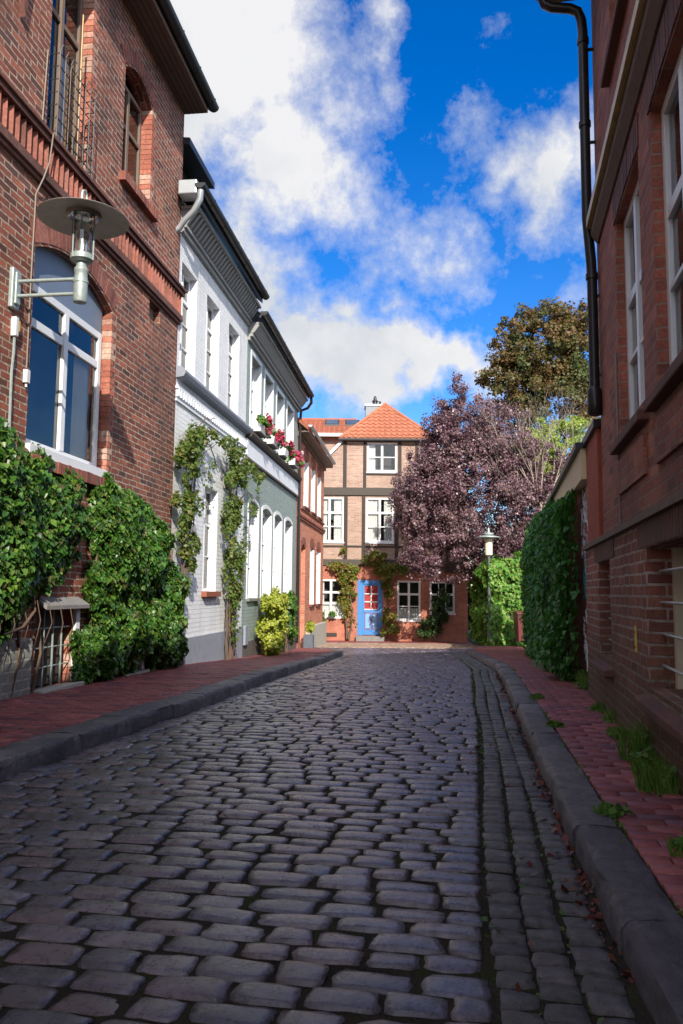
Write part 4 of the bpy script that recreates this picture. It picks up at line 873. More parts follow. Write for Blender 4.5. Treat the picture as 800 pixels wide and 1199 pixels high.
# ================================================================ hedge, lamp, bin, garden
hd=empty('ivy_hedge',(6.1,29.6,-.7),'bright sunlit leafy hedge block behind the post lamp','hedge'); ZB[hd.name]=-.7
def boxleaves(name,x0,x1,y0,y1,z0,z1,n,m,parent,size,thick=.3):
    P=[];NR=[]
    A1=(x1-x0)*(z1-z0);A2=(y1-y0)*(z1-z0);A3=(x1-x0)*(y1-y0)
    while len(P)<n:
        q=rnd.random()*(2*A1+2*A2+A3)
        if q<2*A1: x=rnd.uniform(x0,x1);z=rnd.uniform(z0,z1);f=q<A1*1.6;nr=(0,-1 if f else 1,.3);p=(x,y0 if f else y1,z)
        elif q<2*A1+2*A2: y=rnd.uniform(y0,y1);z=rnd.uniform(z0,z1);f=q<2*A1+A2*1.4;nr=(-1 if f else 1,0,.3);p=(x0 if f else x1,y,z)
        else: p=(rnd.uniform(x0,x1),rnd.uniform(y0,y1),z1);nr=(0,-.2,1)
        o=noise.noise(Vector(p)*1.3)*thick*1.5+noise.noise(Vector(p)*3.7)*thick*.9-rnd.random()*.2
        if noise.noise(Vector(p)*2.9+Vector((9,0,0)))<-.42: o-=.3
        v=Vector(nr); e=min(p[2]-z0,z1-p[2]); 
        P.append(tuple(Vector(p)+v*o)); NR.append((nr[0],nr[1],nr[2]+.2))
    return leaves(name,P,NR,size,m,parent,IVY,droop=.6,jit=.45)
boxleaves('foliage',-.80,.95,-1.45,2.2,-.7,2.42,20000,M['hedge'],hd,.10)
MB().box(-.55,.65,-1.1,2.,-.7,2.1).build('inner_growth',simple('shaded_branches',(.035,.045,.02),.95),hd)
pl=empty('post_lamp',(5.30,28.2,-.57),'slim grey post-top lamp with disc shade in front of the bright hedge','street lamp'); ZB[pl.name]=-.57
MB().tube([(0,0,-.57),(0,0,.4)],.07,12).tube([(0,0,.4),(0,0,2.75)],.045,12).build('post',simple('dark_lamp_post',(.10,.11,.11),.5),pl)
MB().lathe([(.06,2.48),(.13,2.52),(.135,3.1),(.12,3.12)],(0,0,0),20).build('lantern',M['cream'],pl)
MB().lathe([(0,3.26),(.1,3.25),(.43,3.16),(.435,3.14),(.2,3.16),(0,3.17)],(0,0,0),28).build('disc_shade',M['galv'],pl)
MB().lathe([(.18,3.25),(.18,3.30),(.05,3.34),(.03,3.5),(0,3.5)],(0,0,0),16).build('cap',M['galv'],pl)
bn=empty('wheelie_bin',(6.3,27.25,-.55),'dark maroon wheelie bin beside the sunlit hedge','bin'); ZB[bn.name]=-.55
b=MB(); b.add([(-.24,-.27,-.48),(.24,-.27,-.48),(.24,.22,-.48),(-.24,.22,-.48),(-.29,-.36,.45),(.29,-.36,.45),(.29,.36,.45),(-.29,.36,.45)],[(0,3,2,1),(0,1,5,4),(1,2,6,5),(2,3,7,6),(3,0,4,7)]); b.build('body',M['bin'],bn,bevel=.02)
MB().prism([(-.40,.45),(-.40,.50),(-.1,.56),(.38,.53),(.40,.45)],-.31,.31,'x').build('lid',M['bin'],bn,bevel=.01)
for sx in (-.27,.27): 
    MB().prism([(.27+.10*math.cos(a),-.46+.10*math.sin(a)) for a in [k*math.pi/6 for k in range(12)]],sx-.025,sx+.025,'x').build('wheel',M['wire'],bn)
MB().tube([(-.24,.42,.46),(-.24,.47,.46),(.24,.47,.46),(.24,.42,.46)],.015,6).build('handle',M['bin'],bn)

def tree(name,x,y,zb,label,trunk_h,r,blobs,m,size,depth=3,lean=(0,0),seed=1,bl=1.6,nb=6,bark='bark',spread=.55,cat='tree',shell=.45):
    t=empty(name,(x,y,zb),label,cat); ZB[t.name]=zb; rr=random.Random(seed); w=MB()
    top=Vector((lean[0],lean[1],zb+trunk_h)); w.tube([(0,0,zb-.1),(lean[0]*.3,lean[1]*.3,zb+trunk_h*.5),top],[r*1.25,r,r*.8],10)
    w.build('trunk',M[bark],t)
    w=MB()
    for k in range(nb):
        a=k*6.283/nb+rr.uniform(-.3,.3); limb(w,top-Vector((0,0,rr.uniform(0,.3)*trunk_h*.3)),(math.cos(a)*.8,math.sin(a)*.8,rr.uniform(.5,1.2)),bl*rr.uniform(.8,1.2),r*.5,depth,spread,.2,4,rr)
    w.build('branches',M[bark],t)
    if blobs: blob_leaves('crown',blobs,m,t,size,shell=shell,droop=.3,jit=.6)
    return t
# plum: px->metres at 30 m
q=lambda px,py,Y:((px-400)/920*Y,1.17+(693-py)/920*Y)
def blobsat(x0,y0,Y,rows):
    out=[]
    for px,py,rx,ry,dy,dep,n in rows:
        X,Z=q(px,py,Y+dy); k=(Y+dy)/920; out.append((X-x0,dy+Y-y0,Z,rx*k,dep,ry*k,int(n*(1.5 if Y<31 else 1.15))))
    return out
tree('plum_tree',6.3,30.8,-.75,'broad purple-leaved plum tree in front of the half-timbered house',2.2,.2,
  blobsat(6.3,30.8,30,[(560,585,72,78,0,2.3,19000),(560,560,80,85,.6,1.6,17000),(545,520,50,60,.5,1.5,9000),(600,600,60,70,1.,1.4,9000),(500,585,42,66,-.3,1.7,8500),(545,490,40,45,.2,1.7,5500),(590,515,45,50,.2,2.0,6000),(640,600,44,62,.2,1.9,8000),(520,650,52,36,-.3,1.7,6000),(590,655,50,34,0,1.9,5000),(478,600,24,36,-.2,1.2,2400),(516,520,26,36,0,1.3,2400),(505,478,12,24,0,.7,260),(538,452,14,20,0,.7,420),(640,545,36,32,.6,1.5,3500)]),M['plum'],.078,depth=3,seed=3,bl=1.7,nb=8)
bt=tree('beech_tree',10.6,40.5,-.9,'big copper beech turning brown and green behind the purple tree',8,.35,
  blobsat(10.6,40.5,40,[(640,400,52,56,0,2.6,13000),(680,420,48,72,.5,2.6,12000),(612,440,40,46,-.3,2.,8000),(650,470,60,50,0,2.6,9000),(700,400,45,60,0,2.4,7000),(584,428,26,20,0,1.1,1500),(600,385,26,22,0,1.2,1600),(640,362,30,20,0,1.3,2200),(682,362,28,18,0,1.3,1800),(562,440,16,9,0,.6,260)]),M['beech'],.13,depth=3,seed=8,bl=2.4,nb=8)
tree('lime_tree',10.2,36.3,-.9,'yellow-green bushy tree low behind the grey twigs',4,.18,
  blobsat(10.2,36.3,36,[(655,520,52,38,0,1.8,6500),(625,540,44,40,0,1.8,4500),(690,560,40,40,0,1.6,3000)]),M['lime'],.12,depth=2,seed=5,bl=1.4,nb=5)
bare=empty('bare_tree',(7.7,30.0,-.7),'leafless pale grey twiggy tree rising out of the purple crown','tree'); ZB[bare.name]=-.8
w=MB().tube([(0,0,-.8),(.1,0,2.),(0,0,4.3)],[.12,.10,.07],8); w.build('trunk',M['twig'],bare)
w=MB(); rr=random.Random(12)
for k in range(15):
    a=-1.3+2.6*k/14; limb(w,(0,0,4.2),(math.sin(a)*1.0+.1,-.35+rr.uniform(-.4,.3),math.cos(a)*1.1+.1),2.15,.026,4,.42,.06,4,rr)
w.build('branches',M['twig'],bare)
def darkbush(x,y,zb,lab,blobs,n=.11):
    t=empty('garden_bush',(x,y,zb),lab,'bush'); ZB[t.name]=zb
    w=MB()
    for k in range(6): w.tube([(rnd.uniform(-.2,.2),rnd.uniform(-.2,.2),zb),(rnd.uniform(-1,1),rnd.uniform(-.4,.4),zb+2)],.04,5)
    w.build('stems',M['bark'],t); blob_leaves('foliage',blobs,M['dull'],t,n,shell=.3)
darkbush(8.4,33.5,-.9,'dark green bush in shade beneath the purple tree, behind the hedge',[(0,0,1.8,2.2,1.,2.4,7000),(1.5,0,2.5,1.5,1.,2.2,4000)],.13)
darkbush(6.6,35.2,-.9,'dark bush filling the gap between the half-timbered house and the hedge',[(-.2,0,.9,1.2,.6,1.9,5000),(.6,0,2.2,1.2,.6,1.2,3000)],.14)
darkbush(7.1,26.6,-.65,'low dark ground ivy bush spreading in front of the maroon bin',[(-.2,.3,-.5,.7,.4,.25,900),(.3,-.7,-.45,.4,.8,.3,900)],.09)

# ================================================================ streets
uS=Vector((.168,.986,0)).normalized(); vS=Vector((uS.y,-uS.x,0))
KL=[(-3.0,0.2),(-2.07,4.96),(-1.43,8.05),(-.80,12.6),(-.35,17.3),(.05,22.1),(.10,23.6),(-.1,24.6),(-.75,25.4)]     # left kerb face
KR=[(.50,-.3),(.95,2.83),(1.14,4.1),(1.33,5.3),(1.80,8.2),(2.9,14.85),(3.5,20.3),(3.98,25.2),(4.35,26.6),(5.0,27.4)]  # right kerb face
GL=[(.06,-.3),(.525,2.83),(.80,4.5),(1.30,7.4),(1.50,8.8),(2.48,14.9),(3.08,20.3),(3.55,25.2),(3.6,26.)]      # channel's left edge
def xat(pl,y):
    return float(np.interp(y,[p[1] for p in pl],[p[0] for p in pl]))
def stonegrid(items,name,m,res=(7,6),H=.035,rag=.06,kind='structure',power=4.,sink=.03):
    """items: (cx,cy,z,half_len_u(x),half_w(y),ang)"""
    it=np.array(items,float); n=len(it); a,b=res
    g8=lambda n: np.array({5:(-1,-.86,0,.86,1),6:(-1,-.9,-.45,.45,.9,1),7:(-1,-.92,-.6,0,.6,.92,1),8:(-1,-.93,-.72,-.25,.25,.72,.93,1)}[n],float)
    U,Vv=np.meshgrid(g8(a),g8(b)); U=U.ravel();Vv=Vv.ravel(); k=len(U)
    prof=(1-np.abs(U)**power)*(1-np.abs(Vv)**power)
    Z=H*prof**.22-sink*(prof<=1e-6)
    su=U*(1-.05*np.abs(Vv)**3); sv=Vv*(1-.10*np.abs(U)**5)
    r1=RNG.normal(0,rag,(n,4)); X=su[None]*it[:,3:4]*(1+r1[:,0:1]*Vv[None]*.9); Y=sv[None]*it[:,4:5]*(1+r1[:,1:2]*U[None]*1.3)
    X=X+RNG.normal(0,.004,(n,k)); Y=Y+RNG.normal(0,.003,(n,k))
    Zz=Z[None]+X*RNG.normal(0,.022,(n,1))+Y*RNG.normal(0,.035,(n,1))+RNG.normal(0,.003,(n,1))+RNG.normal(0,.0011,(n,k))
    c,s=np.cos(it[:,5:6]),np.sin(it[:,5:6])
    VX=it[:,0:1]+X*c-Y*s; VY=it[:,1:2]+X*s+Y*c; VZ=it[:,2:3]+Zz
    # follow street slope
    sl=np.array([(gzs(q+.2)-gzs(q-.2))/.4 for q in it[:,1]])[:,None]; VZ=VZ+sl*(VY-it[:,1:2])
    V=np.stack([VX,VY,VZ],-1).reshape(-1,3)
    F=np.array([(j*a+i,j*a+i+1,(j+1)*a+i+1,(j+1)*a+i) for j in range(b-1) for i in range(a-1)])
    F=(np.arange(n)[:,None,None]*k+F[None]).reshape(-1,4)
    o=npmesh(name,V,F,m,smooth=True,dz=0); return tag(o,kind=kind)
ang=math.atan2(vS.y,vS.x)
items=[]; s=-.6; row=0
while s<28.9:
    rh=.127*RNG.uniform(.9,1.12)
    c=uS*s
    # find t range by scanning
    def P(t): return c+vS*t
    ts=np.arange(-6.5,6.5,.02); ok=[]
    for t in ts:
        p=P(t); y=p.y
        if y<-.6: continue
        if y<24.3: l=xat(KL,y)
        elif y<31.3: l=-.62
        else: l=-6
        rr_=xat(GL,y) if y<26. else (4.9 if y<27.4 else 5.1)
        if l+.02<p.x<rr_-.01: ok.append(t)
    if ok:
        t=min(ok)-RNG.uniform(0,.05); te=max(ok); first=True
        if row%2: first=False
        while t<te-.03:
            w=RNG.uniform(.15,.29)*(1 if s<25 else .9)
            if te-(t+w)<.10: w=te-t
            w=min(w,te-t)
            wob=.022*math.sin(t*1.7+s*.3)+.02*noise.noise(Vector((t*.8,s*.8,0)))
            p=c+vS*(t+w/2)+uS*wob
            items.append((p.x,p.y,gzs(p.y)-.010,w/2-.0035,rh/2-.0035,ang+RNG.normal(0,.02))); t+=w
    s+=rh; row+=1
stonegrid(items,'cobbled_road',M['cobble'],res=(8,7),H=.020,rag=.06,sink=.02)
# channel of three sett columns on the right
items=[]
for k in range(3):
    y=-.2
    while y<26:
        h=RNG.uniform(.088,.125); a=xat(GL,y); b=xat(KR,y)-.03; w=(b-a)/3; cx=a+w*(k+.5)+.012*math.sin(y*1.3+k)
        th=math.atan2(-(xat(GL,y+.5)-xat(GL,y-.5)),1.)
        items.append((cx,y,gzs(y)-.005,w/2-.003,h/2-.003,th+RNG.normal(0,.02))); y+=h
stonegrid(items,'gutter_setts',M['sett'],res=(6,5),H=.016,rag=.06,power=6.,sink=.016)
# kerbs
def kerb(pl,side,width,name,h=.125,lo=-.1,ln=.85):
    mb=MB(); pts=[Vector((x,y,0)) for x,y in pl]; seg=[(a,b) for a,b in zip(pts[:-1],pts[1:])]
    d=0;path=[]
    tot=sum((b-a).length for a,b in seg)
    def at(q):
        for a,b in seg:
            l=(b-a).length
            if q<=l: return a.lerp(b,q/l)
            q-=l
        return pts[-1]
    def nor(q):
        dd=(at(min(tot,q+.25))-at(max(0,q-.25))).normalized(); return Vector((dd.y,-dd.x,0))*side
    q=0
    while q<tot-.15:
        l=ln*RNG.uniform(.8,1.25); l=min(l,tot-q); ns=9; vs=[]; hj=RNG.uniform(-.006,.006)
        oj=RNG.uniform(-.008,.008)
        for i in range(ns+1):
            qq=q+.006+(l-.012)*i/ns; p=at(qq); n=nor(qq); zz=gzs(p.y)
            for (o,z) in ((-.012,lo),(-.004,h-.035),(.010,h-.008),(.028,h),(width*.5,h+.003),(width-.01,h),(width,h-.01),(width,lo)):
                r=RNG.normal(0,.0045); v=p+n*(o+oj+r); vs.append((v.x,v.y,zz+z+hj*(z>0)+RNG.normal(0,.003)))
        k=8; fs=[(i*k+j,(i+1)*k+j,(i+1)*k+j+1,i*k+j+1) for i in range(ns) for j in range(k-1)]
        if side>0: fs=[f[::-1] for f in fs]
        mb.add(vs,fs,True); mb.add(vs[:k],[tuple(range(k))]); mb.add(vs[-k:],[tuple(range(k))[::-1]])
        q+=l
    o=mb.build(name,M['kerb'],dz=0); return tag(o,kind='structure')
kerb(KL,-1,.27,'kerb_left',h=.13); kerb(KR,1,.20,'kerb_right',h=.12)
# pavements of red clinkers laid across
def lerpx(pl,y,off=0): return xat(pl,y)+off
WL=[(-4.27,0),(-4.142,1.),(-2.69,12.38),(-2.125,17.),(-1.39,24.1),(-1.2,26.)]
def pave(name,leftf,rightf,y0,y1,bw=.21,bh=.105,th=None,m='clinker',zoff=.118,skew=.17):
    items=[]; y=y0; r=0
    while y<y1:
        a=leftf(y); b=rightf(y); x=a-(bw*.5 if r%2 else 0)
        while x<b:
            w=min(bw,b-x); 
            if x<a: w-= (a-x); x=a
            if w>.03:
                yy=y-(x+w/2-(a+b)/2)*skew
                items.append((x+w/2,yy,gzs(yy)+zoff,w/2-.003,bh/2-.003,-math.atan(skew)))
            x+=w
        y+=bh; r+=1
    it=np.array(items); n=len(it)
    cor=np.array([(-1,-1),(1,-1),(1,1),(-1,1)],float)
    V=[];z=RNG.normal(0,.0022,n); tl=RNG.normal(0,.012,(n,2))
    for ring,(sc,dz) in enumerate(((1,-.03),(1,-.004),(0,0))):
        for c in cor:
            hx_=it[:,3]-(.004 if ring==2 else 0); hy_=it[:,4]-(.004 if ring==2 else 0)
            X=c[0]*hx_;Y=c[1]*hy_; ca,sa=np.cos(it[:,5]),np.sin(it[:,5])
            V.append(np.stack([it[:,0]+X*ca-Y*sa,it[:,1]+X*sa+Y*ca,it[:,2]+z+dz+X*tl[:,0]+Y*tl[:,1]],-1))
    V=np.stack(V,1).reshape(-1,3)
    F=[(8,9,10,11)]+[(i,(i+1)%4,(i+1)%4+4,i+4) for i in range(4)]+[(i+4,(i+1)%4+4,(i+1)%4+8,i+8) for i in range(4)]
    F=(np.arange(n)[:,None,None]*12+np.array(F)[None]).reshape(-1,4)
    return tag(npmesh(name,V,F,M[m],dz=0),kind='structure')
pave('pavement_left',lambda y:lerpx(WL,y,0.0),lambda y:lerpx(KL,y,-.285) if y<24.4 else -.8,.5,25.2)
WR=[(.63,-1.8),(2.77,8.7),(6.1,24.9),(6.4,26.5),(6.8,28.2)]
pave('pavement_right',lambda y:lerpx(KR,y,.215) if y<26.6 else 4.7,lambda y:lerpx(WR,y,.0),.4,27.9)
pave('pavement_square',lambda y:-3.0,lambda y:5.4,32.2,33.68,m='clinker',skew=0.,zoff=.035)
pave('square_paving',lambda y:-3.0,lambda y:5.3,28.15,32.2,m='squarebrick',skew=0.,zoff=.022)
def sandmat():
    m,nt,p=newmat('joint_sand_and_moss'); tc=N(nt,'ShaderNodeTexCoord')
    n=N(nt,'ShaderNodeTexNoise',i_Scale=2.2,i_Detail=8.,i_Roughness=.75); L(nt,tc.outputs['Object'],n.inputs['Vector'])
    c=ramp(nt,n.outputs[0],[(.35,(.018,.016,.014)),(.52,(.04,.034,.024)),(.62,(.035,.042,.016)),(.75,(.03,.055,.014))]); L(nt,c,p.inputs['Base Color']); p.inputs['Roughness'].default_value=.95; p.inputs['Specular IOR Level'].default_value=.1
    b=N(nt,'ShaderNodeBump',i_Strength=.8,i_Distance=.02); n2=N(nt,'ShaderNodeTexNoise',i_Scale=60.,i_Detail=3.); L(nt,tc.outputs['Object'],n2.inputs['Vector']); L(nt,n2.outputs[0],b.inputs['Height']); L(nt,b.outputs[0],p.inputs['Normal'])
    return m
M['sand']=sandmat()
mb=MB(); vs=[];y=-1.;n_=0
while y<33.6:
    a=xat(KL,y)-.02 if y<24.3 else -3.0; b=xat(KR,y)+.02 if y<26.4 else 5.2
    if y<.2: a=-3.2
    vs+=[(a,y,gzs(y)-.001),(b,y,gzs(y)-.001)]; y+=.2; n_+=1
mb.add(vs,[(2*i,2*i+1,2*i+3,2*i+2) for i in range(n_-1)]); tag(mb.build('road_bed',M['sand'],dz=0),kind='structure')
# one ground sheet to the horizon
mb=MB(); ys=[-80,-20,0,5,6.5,8,10,12.4,14.5,17,19,21.5,24,27,31,34,60,150,500,1500]; xs=[-1500,-300,-40,-8,0,8,40,300,1500]
vs=[(x,y,gzs(y)-.03) for y in ys for x in xs]; k=len(xs)
mb.add(vs,[(j*k+i,j*k+i+1,(j+1)*k+i+1,(j+1)*k+i) for j in range(len(ys)-1) for i in range(k-1)]); tag(mb.build('ground',M['ground'],dz=0),kind='structure')
# bedding under pavements
def bed(name,lf,rf,y0,y1,z):
    mb=MB(); vs=[];y=y0;n=0
    while y<=y1+1e-6: vs+=[(lf(y),y,gzs(y)+z),(rf(y),y,gzs(y)+z)]; y+=.6; n+=1
    mb.add(vs,[(2*i,2*i+1,2*i+3,2*i+2) for i in range(n-1)]); tag(mb.build(name,M['ground'],dz=0),kind='structure')
bed('pavement_bed_left',lambda y:xat(WL,y)-.1,lambda y:xat(KL,min(y,24))-.15,.0,24.6,.103); bed('pavement_bed_right',lambda y:xat(KR,y)+.1,lambda y:xat(WR,y)+.15,.0,27.6,.103)
# ---------------------------------------------------------------- weeds, fallen leaves, litter
def gl(y): return gzs(y)
def weed(x,y,h,r,n,lab,z=.12,grp='weeds along the right wall'):
    t=empty('weed_clump',(x,y,gl(y)+z),lab,'weeds',grp); ZB[t.name]=0; ZB[t.name]=gl(y)+z
    z0=gl(y)+z; P=[];NR=[];mb=MB()
    for _ in range(n//3):
        a=rnd.uniform(0,6.283); rad=r*rnd.random()**.7; bx,by=rad*math.cos(a),rad*math.sin(a); hh=h*rnd.uniform(.4,1); lx=rnd.uniform(-.5,.5)*hh; ly_=rnd.uniform(-.5,.5)*hh; w=rnd.uniform(.003,.007)
        mb.add([(bx-w,by,z0),(bx+w,by,z0),(bx+lx*.5+w*.7,by+ly_*.5,z0+hh*.65),(bx+lx,by+ly_,z0+hh),(bx+lx*.5-w*.7,by+ly_*.5,z0+hh*.65)],[(0,1,2,3,4)])
    mb.build('grass_blades',M['weed'],t)
    blob_leaves('leaves',[(0,0,z0+h*.3,r,r,h*.35,n)],M['weed'],t,.035,shell=.1)
for a in [(1.95,5.15,.30,.15,420,'tall grassy weed clump against the wall under the yellow plate'),(1.72,4.35,.20,.11,260,'drooping weeds below the nearest barred opening'),
          (2.1,6.0,.10,.10,150,'small weed tuft between the plate and the far barred opening'),(2.45,7.4,.10,.16,240,'flat patch of weeds beneath the far barred opening'),
          (2.95,9.3,.20,.16,400,'weed clump at the foot of the graffiti wall'),(3.2,10.5,.12,.25,420,'low weeds along the base of the dark ivy'),
          (1.46,3.3,.07,.13,220,'flat weeds spreading over the red pavers near the bottom right edge'),(1.28,2.5,.10,.08,200,'nearest weed tuft beside the kerb gap, bottom right corner')]:
    weed(*a)
for a in [(2.3,6.75,.12,.09,200,'weed tuft growing out of the wall foot left of the tall clump'),(1.83,4.75,.16,.10,240,'bushy weeds hugging the plinth between the two larger clumps'),(1.3,3.9,.05,.07,120,'thin flat weed in the middle of the right pavement'),(3.05,9.9,.22,.12,320,'tall weeds at the near end of the dark ivy screen')]:
    weed(*a)
for a in [(1.72,6.4,.05,.06,100,'little weed tuft in the kerb joint opposite the yellow plate'),(2.05,8.3,.05,.09,130,'little weed tuft in the kerb joint opposite the graffiti')]:
    weed(*a,grp='tufts in the kerb joint')
P=[];NR=[]
for _ in range(2600):
    y=rnd.uniform(1.5,22); side=rnd.random()
    if side<.5: x=xat(KR,y)+.205+rnd.gauss(0,.012); z=.115
    else:
        k=rnd.choice((0,0,1,2)); a=xat(GL,y); b=xat(KR,y)-.03; x=a+(b-a)*k/3+rnd.gauss(0,.006); z=.0
    if noise.noise(Vector((x*2,y*1.5,side>.5)))<-.02: continue
    P.append((x,y,gl(y)+z+rnd.uniform(-.004,.008))); NR.append((0,0,1))
tag(leaves('moss',P,NR,.022,M['weed'],None,DIAM,droop=0,jit=.5,dz=0),kind='stuff',label='green moss growing in the joints of the kerb and channel',cat='moss')
P=[];NR=[]
for _ in range(800):
    y=rnd.uniform(2.3,14)
    if noise.noise(Vector((y*1.1,0,2.)))<-.1 and rnd.random()<.75: continue
    x=xat(KR,y)-abs(rnd.gauss(.03,.03)); P.append((x,y,gl(y)+rnd.uniform(.0,.022))); NR.append((0,0,1))
for _ in range(60):
    y=rnd.uniform(2.2,10); x=xat(GL,y)+rnd.uniform(-.1,.5); P.append((x,y,gl(y)+.026)); NR.append((0,0,1))
tag(leaves('fallen_leaves',P,NR,.034,M['fallen'],None,DIAM,droop=0,jit=.5,dz=0),kind='stuff',label='reddish fallen leaves gathered along the foot of the right kerb',cat='leaves')
for (x,y,lab) in ((-.78,13.6,'crumpled white paper scrap on the cobbles, farther from the camera of two'),(-.98,12.3,'crumpled white paper scrap on the cobbles, nearer to the camera of two')):
    vs=[(.09*math.cos(a)*rnd.uniform(.6,1),.05*math.sin(a)*rnd.uniform(.6,1),rnd.uniform(0,.03)) for a in [k*.785 for k in range(8)]]+[(0,0,.05)]
    mb=MB(); mb.add([(a+x,b+y,c+gl(y)+.02) for a,b,c in vs],[(i,(i+1)%8,8) for i in range(8)]); tag(mb.build('paper_scrap',M['paper'],dz=0),lab,'litter','paper scraps on the road')

# ---------------------------------------------------------------- world: Nishita sky with clouds
SUN_EL=R(29.5); SUN_AZ=R(180-12.5)      # compass-like azimuth from +Y towards +X
W=bpy.data.worlds.new('World'); S.world=W; W.use_nodes=True; nt=W.node_tree; bg=nt.nodes['Background']
sky=N(nt,'ShaderNodeTexSky',sky_type='NISHITA',sun_disc=False,sun_elevation=SUN_EL,sun_rotation=SUN_AZ,altitude=0,air_density=1.,dust_density=.3,ozone_density=3.)
tc=N(nt,'ShaderNodeTexCoord'); sp=N(nt,'ShaderNodeSeparateXYZ'); L(nt,tc.outputs['Generated'],sp.inputs[0])
az=math_(nt,'ARCTAN2',sp.outputs[0],sp.outputs[1]); el=math_(nt,'ARCSINE',sp.outputs[2])
cv0=N(nt,'ShaderNodeCombineXYZ'); L(nt,az,cv0.inputs[0]); L(nt,el,cv0.inputs[1])
nwp=N(nt,'ShaderNodeTexNoise',i_Scale=7.,i_Detail=6.,i_Roughness=.6); L(nt,tc.outputs['Generated'],nwp.inputs['Vector'])
wv=N(nt,'ShaderNodeVectorMath',operation='SUBTRACT'); L(nt,nwp.outputs['Color'],wv.inputs[0]); wv.inputs[1].default_value=(.5,.5,.5)
cv=N(nt,'ShaderNodeVectorMath',operation='MULTIPLY_ADD'); L(nt,wv.outputs[0],cv.inputs[0]); cv.inputs[1].default_value=(.22,.22,0); L(nt,cv0.outputs[0],cv.inputs[2])
n0=N(nt,'ShaderNodeTexNoise',i_Scale=4.6,i_Detail=14.,i_Roughness=.66,i_Distortion=.0); L(nt,tc.outputs['Generated'],n0.inputs['Vector'])
n1=N(nt,'ShaderNodeTexNoise',i_Scale=2.2,i_Detail=5.,i_Roughness=.55); 
mp=N(nt,'ShaderNodeMapping'); mp.inputs['Location'].default_value=(3.1,1.7,.4); L(nt,tc.outputs['Generated'],mp.inputs[0]); L(nt,mp.outputs[0],n1.inputs['Vector'])
def pxdir(px,py):
    v=Vector(((px-400)/920,1,(600-py)/920)); v.rotate(Matrix.Rotation(math.atan(93/920),3,'X')); v.normalize(); return math.atan2(v.x,v.y),math.asin(v.z)
BL=[(230,60,235,170,1.15),(310,190,130,150,1.2),(250,330,180,150,1.1),(380,330,50,70,.6),(400,430,130,80,1.2),(520,440,130,55,1.1),(330,400,110,90,1.1),(430,30,40,90,.6),(640,240,75,115,.70),(600,200,60,60,.50),(545,310,65,60,.58),(460,250,100,75,.36),(450,350,55,45,.55),(560,35,50,60,.42),(690,180,70,100,.6),(540,140,70,55,.34),(660,330,60,50,.5)]
acc=None
for px,py,rx,ry,wt in BL:
    a0,e0=pxdir(px,py); 
    d=N(nt,'ShaderNodeVectorMath',operation='SUBTRACT'); L(nt,cv.outputs[0],d.inputs[0]); d.inputs[1].default_value=(a0,e0,0)
    sc=N(nt,'ShaderNodeVectorMath',operation='MULTIPLY'); L(nt,d.outputs[0],sc.inputs[0]); sc.inputs[1].default_value=(920/rx,1000/ry,0)
    ln=N(nt,'ShaderNodeVectorMath',operation='LENGTH'); L(nt,sc.outputs[0],ln.inputs[0])
    v=math_(nt,'MULTIPLY',math_(nt,'SUBTRACT',1.18,ln.outputs['Value'],clamp=True),wt)
    acc=v if acc is None else math_(nt,'MAXIMUM',acc,v)
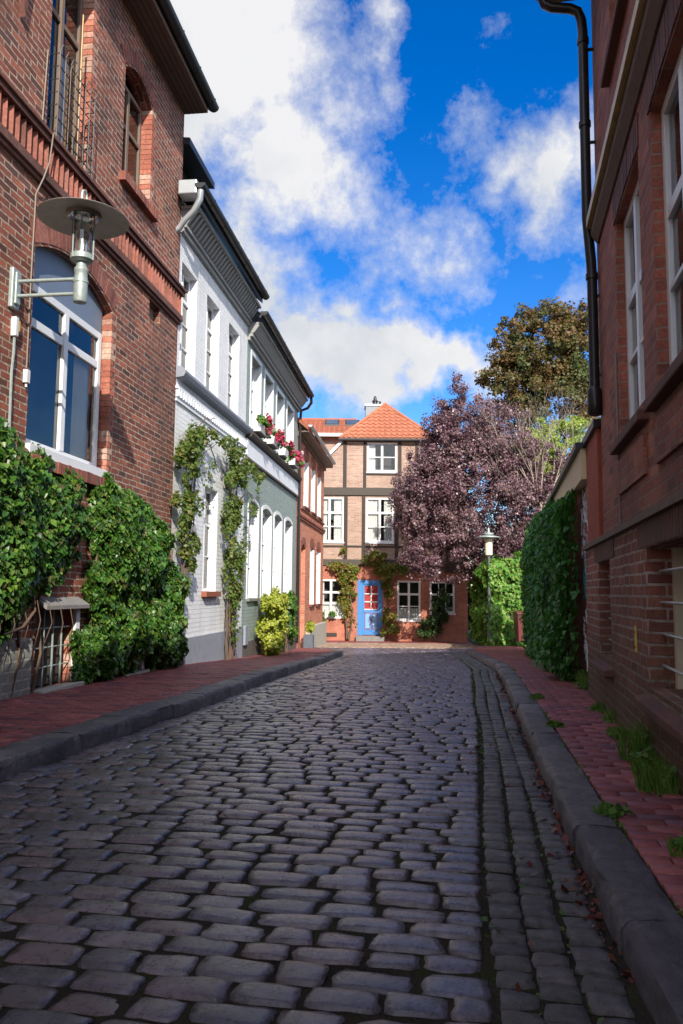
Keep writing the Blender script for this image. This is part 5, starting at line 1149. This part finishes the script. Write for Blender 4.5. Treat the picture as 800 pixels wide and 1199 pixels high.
# unseen scattered cloud added behind and to the sides for reflections and fill light
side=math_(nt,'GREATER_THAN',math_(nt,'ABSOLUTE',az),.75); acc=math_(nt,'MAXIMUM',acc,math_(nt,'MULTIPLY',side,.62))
dens=math_(nt,'ADD',math_(nt,'MULTIPLY',acc,.9),math_(nt,'MULTIPLY',math_(nt,'SUBTRACT',n0.outputs[0],.5),3.0))
fac=ramp(nt,dens,[(.18,(0,0,0)),(.46,(.36,)*3),(.80,(1,)*3)])
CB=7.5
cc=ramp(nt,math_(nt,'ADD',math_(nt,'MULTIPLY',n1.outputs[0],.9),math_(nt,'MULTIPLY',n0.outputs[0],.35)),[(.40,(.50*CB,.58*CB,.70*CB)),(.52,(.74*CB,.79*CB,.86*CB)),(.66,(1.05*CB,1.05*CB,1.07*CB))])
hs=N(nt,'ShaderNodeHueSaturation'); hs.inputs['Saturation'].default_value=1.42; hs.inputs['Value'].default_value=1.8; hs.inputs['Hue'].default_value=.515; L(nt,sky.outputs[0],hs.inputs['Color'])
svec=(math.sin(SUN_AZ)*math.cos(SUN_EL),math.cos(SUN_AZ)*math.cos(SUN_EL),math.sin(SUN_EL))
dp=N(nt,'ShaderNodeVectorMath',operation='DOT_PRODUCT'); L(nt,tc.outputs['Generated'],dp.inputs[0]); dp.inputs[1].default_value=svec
fill_gain=math_(nt,'MULTIPLY_ADD',math_(nt,'MAXIMUM',math_(nt,'ADD',dp.outputs['Value'],.1),0.),1.6,1.)   # unseen clouds towards the sun boosted to lift the fill light
gc=N(nt,'ShaderNodeCombineXYZ'); [L(nt,fill_gain,gc.inputs[i]) for i in range(3)]
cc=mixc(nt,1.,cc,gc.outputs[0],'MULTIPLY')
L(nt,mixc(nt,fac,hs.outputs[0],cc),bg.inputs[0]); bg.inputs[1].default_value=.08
# sun
sl=bpy.data.lights.new('sun','SUN'); sl.energy=4.6; sl.angle=R(.5); sl.color=(1,.93,.82); so=bpy.data.objects.new('sun',sl); COL.objects.link(so)
sd=Vector((math.sin(SUN_AZ)*math.cos(SUN_EL),math.cos(SUN_AZ)*math.cos(SUN_EL),math.sin(SUN_EL))); so.rotation_euler=sd.to_track_quat('Z','Y').to_euler(); so.location=(0,-10,20)
# camera
cam=bpy.data.cameras.new('camera'); co=bpy.data.objects.new('camera',cam); COL.objects.link(co); S.camera=co
cam.sensor_fit='VERTICAL'; cam.sensor_height=36; cam.lens=920/1199*36; cam.clip_end=3000; cam.clip_start=.05
co.matrix_world=Matrix.Translation((0,0,1.17))@(Matrix.Rotation(math.pi/2+math.atan(93/920),4,'X')@Matrix.Rotation(.0095,4,'Z'))
S.view_settings.view_transform='Standard'; S.view_settings.look='None'; S.view_settings.exposure=.5; S.view_settings.gamma=1
S.render.engine='CYCLES'
try: S.cycles.max_bounces=6
except Exception: pass
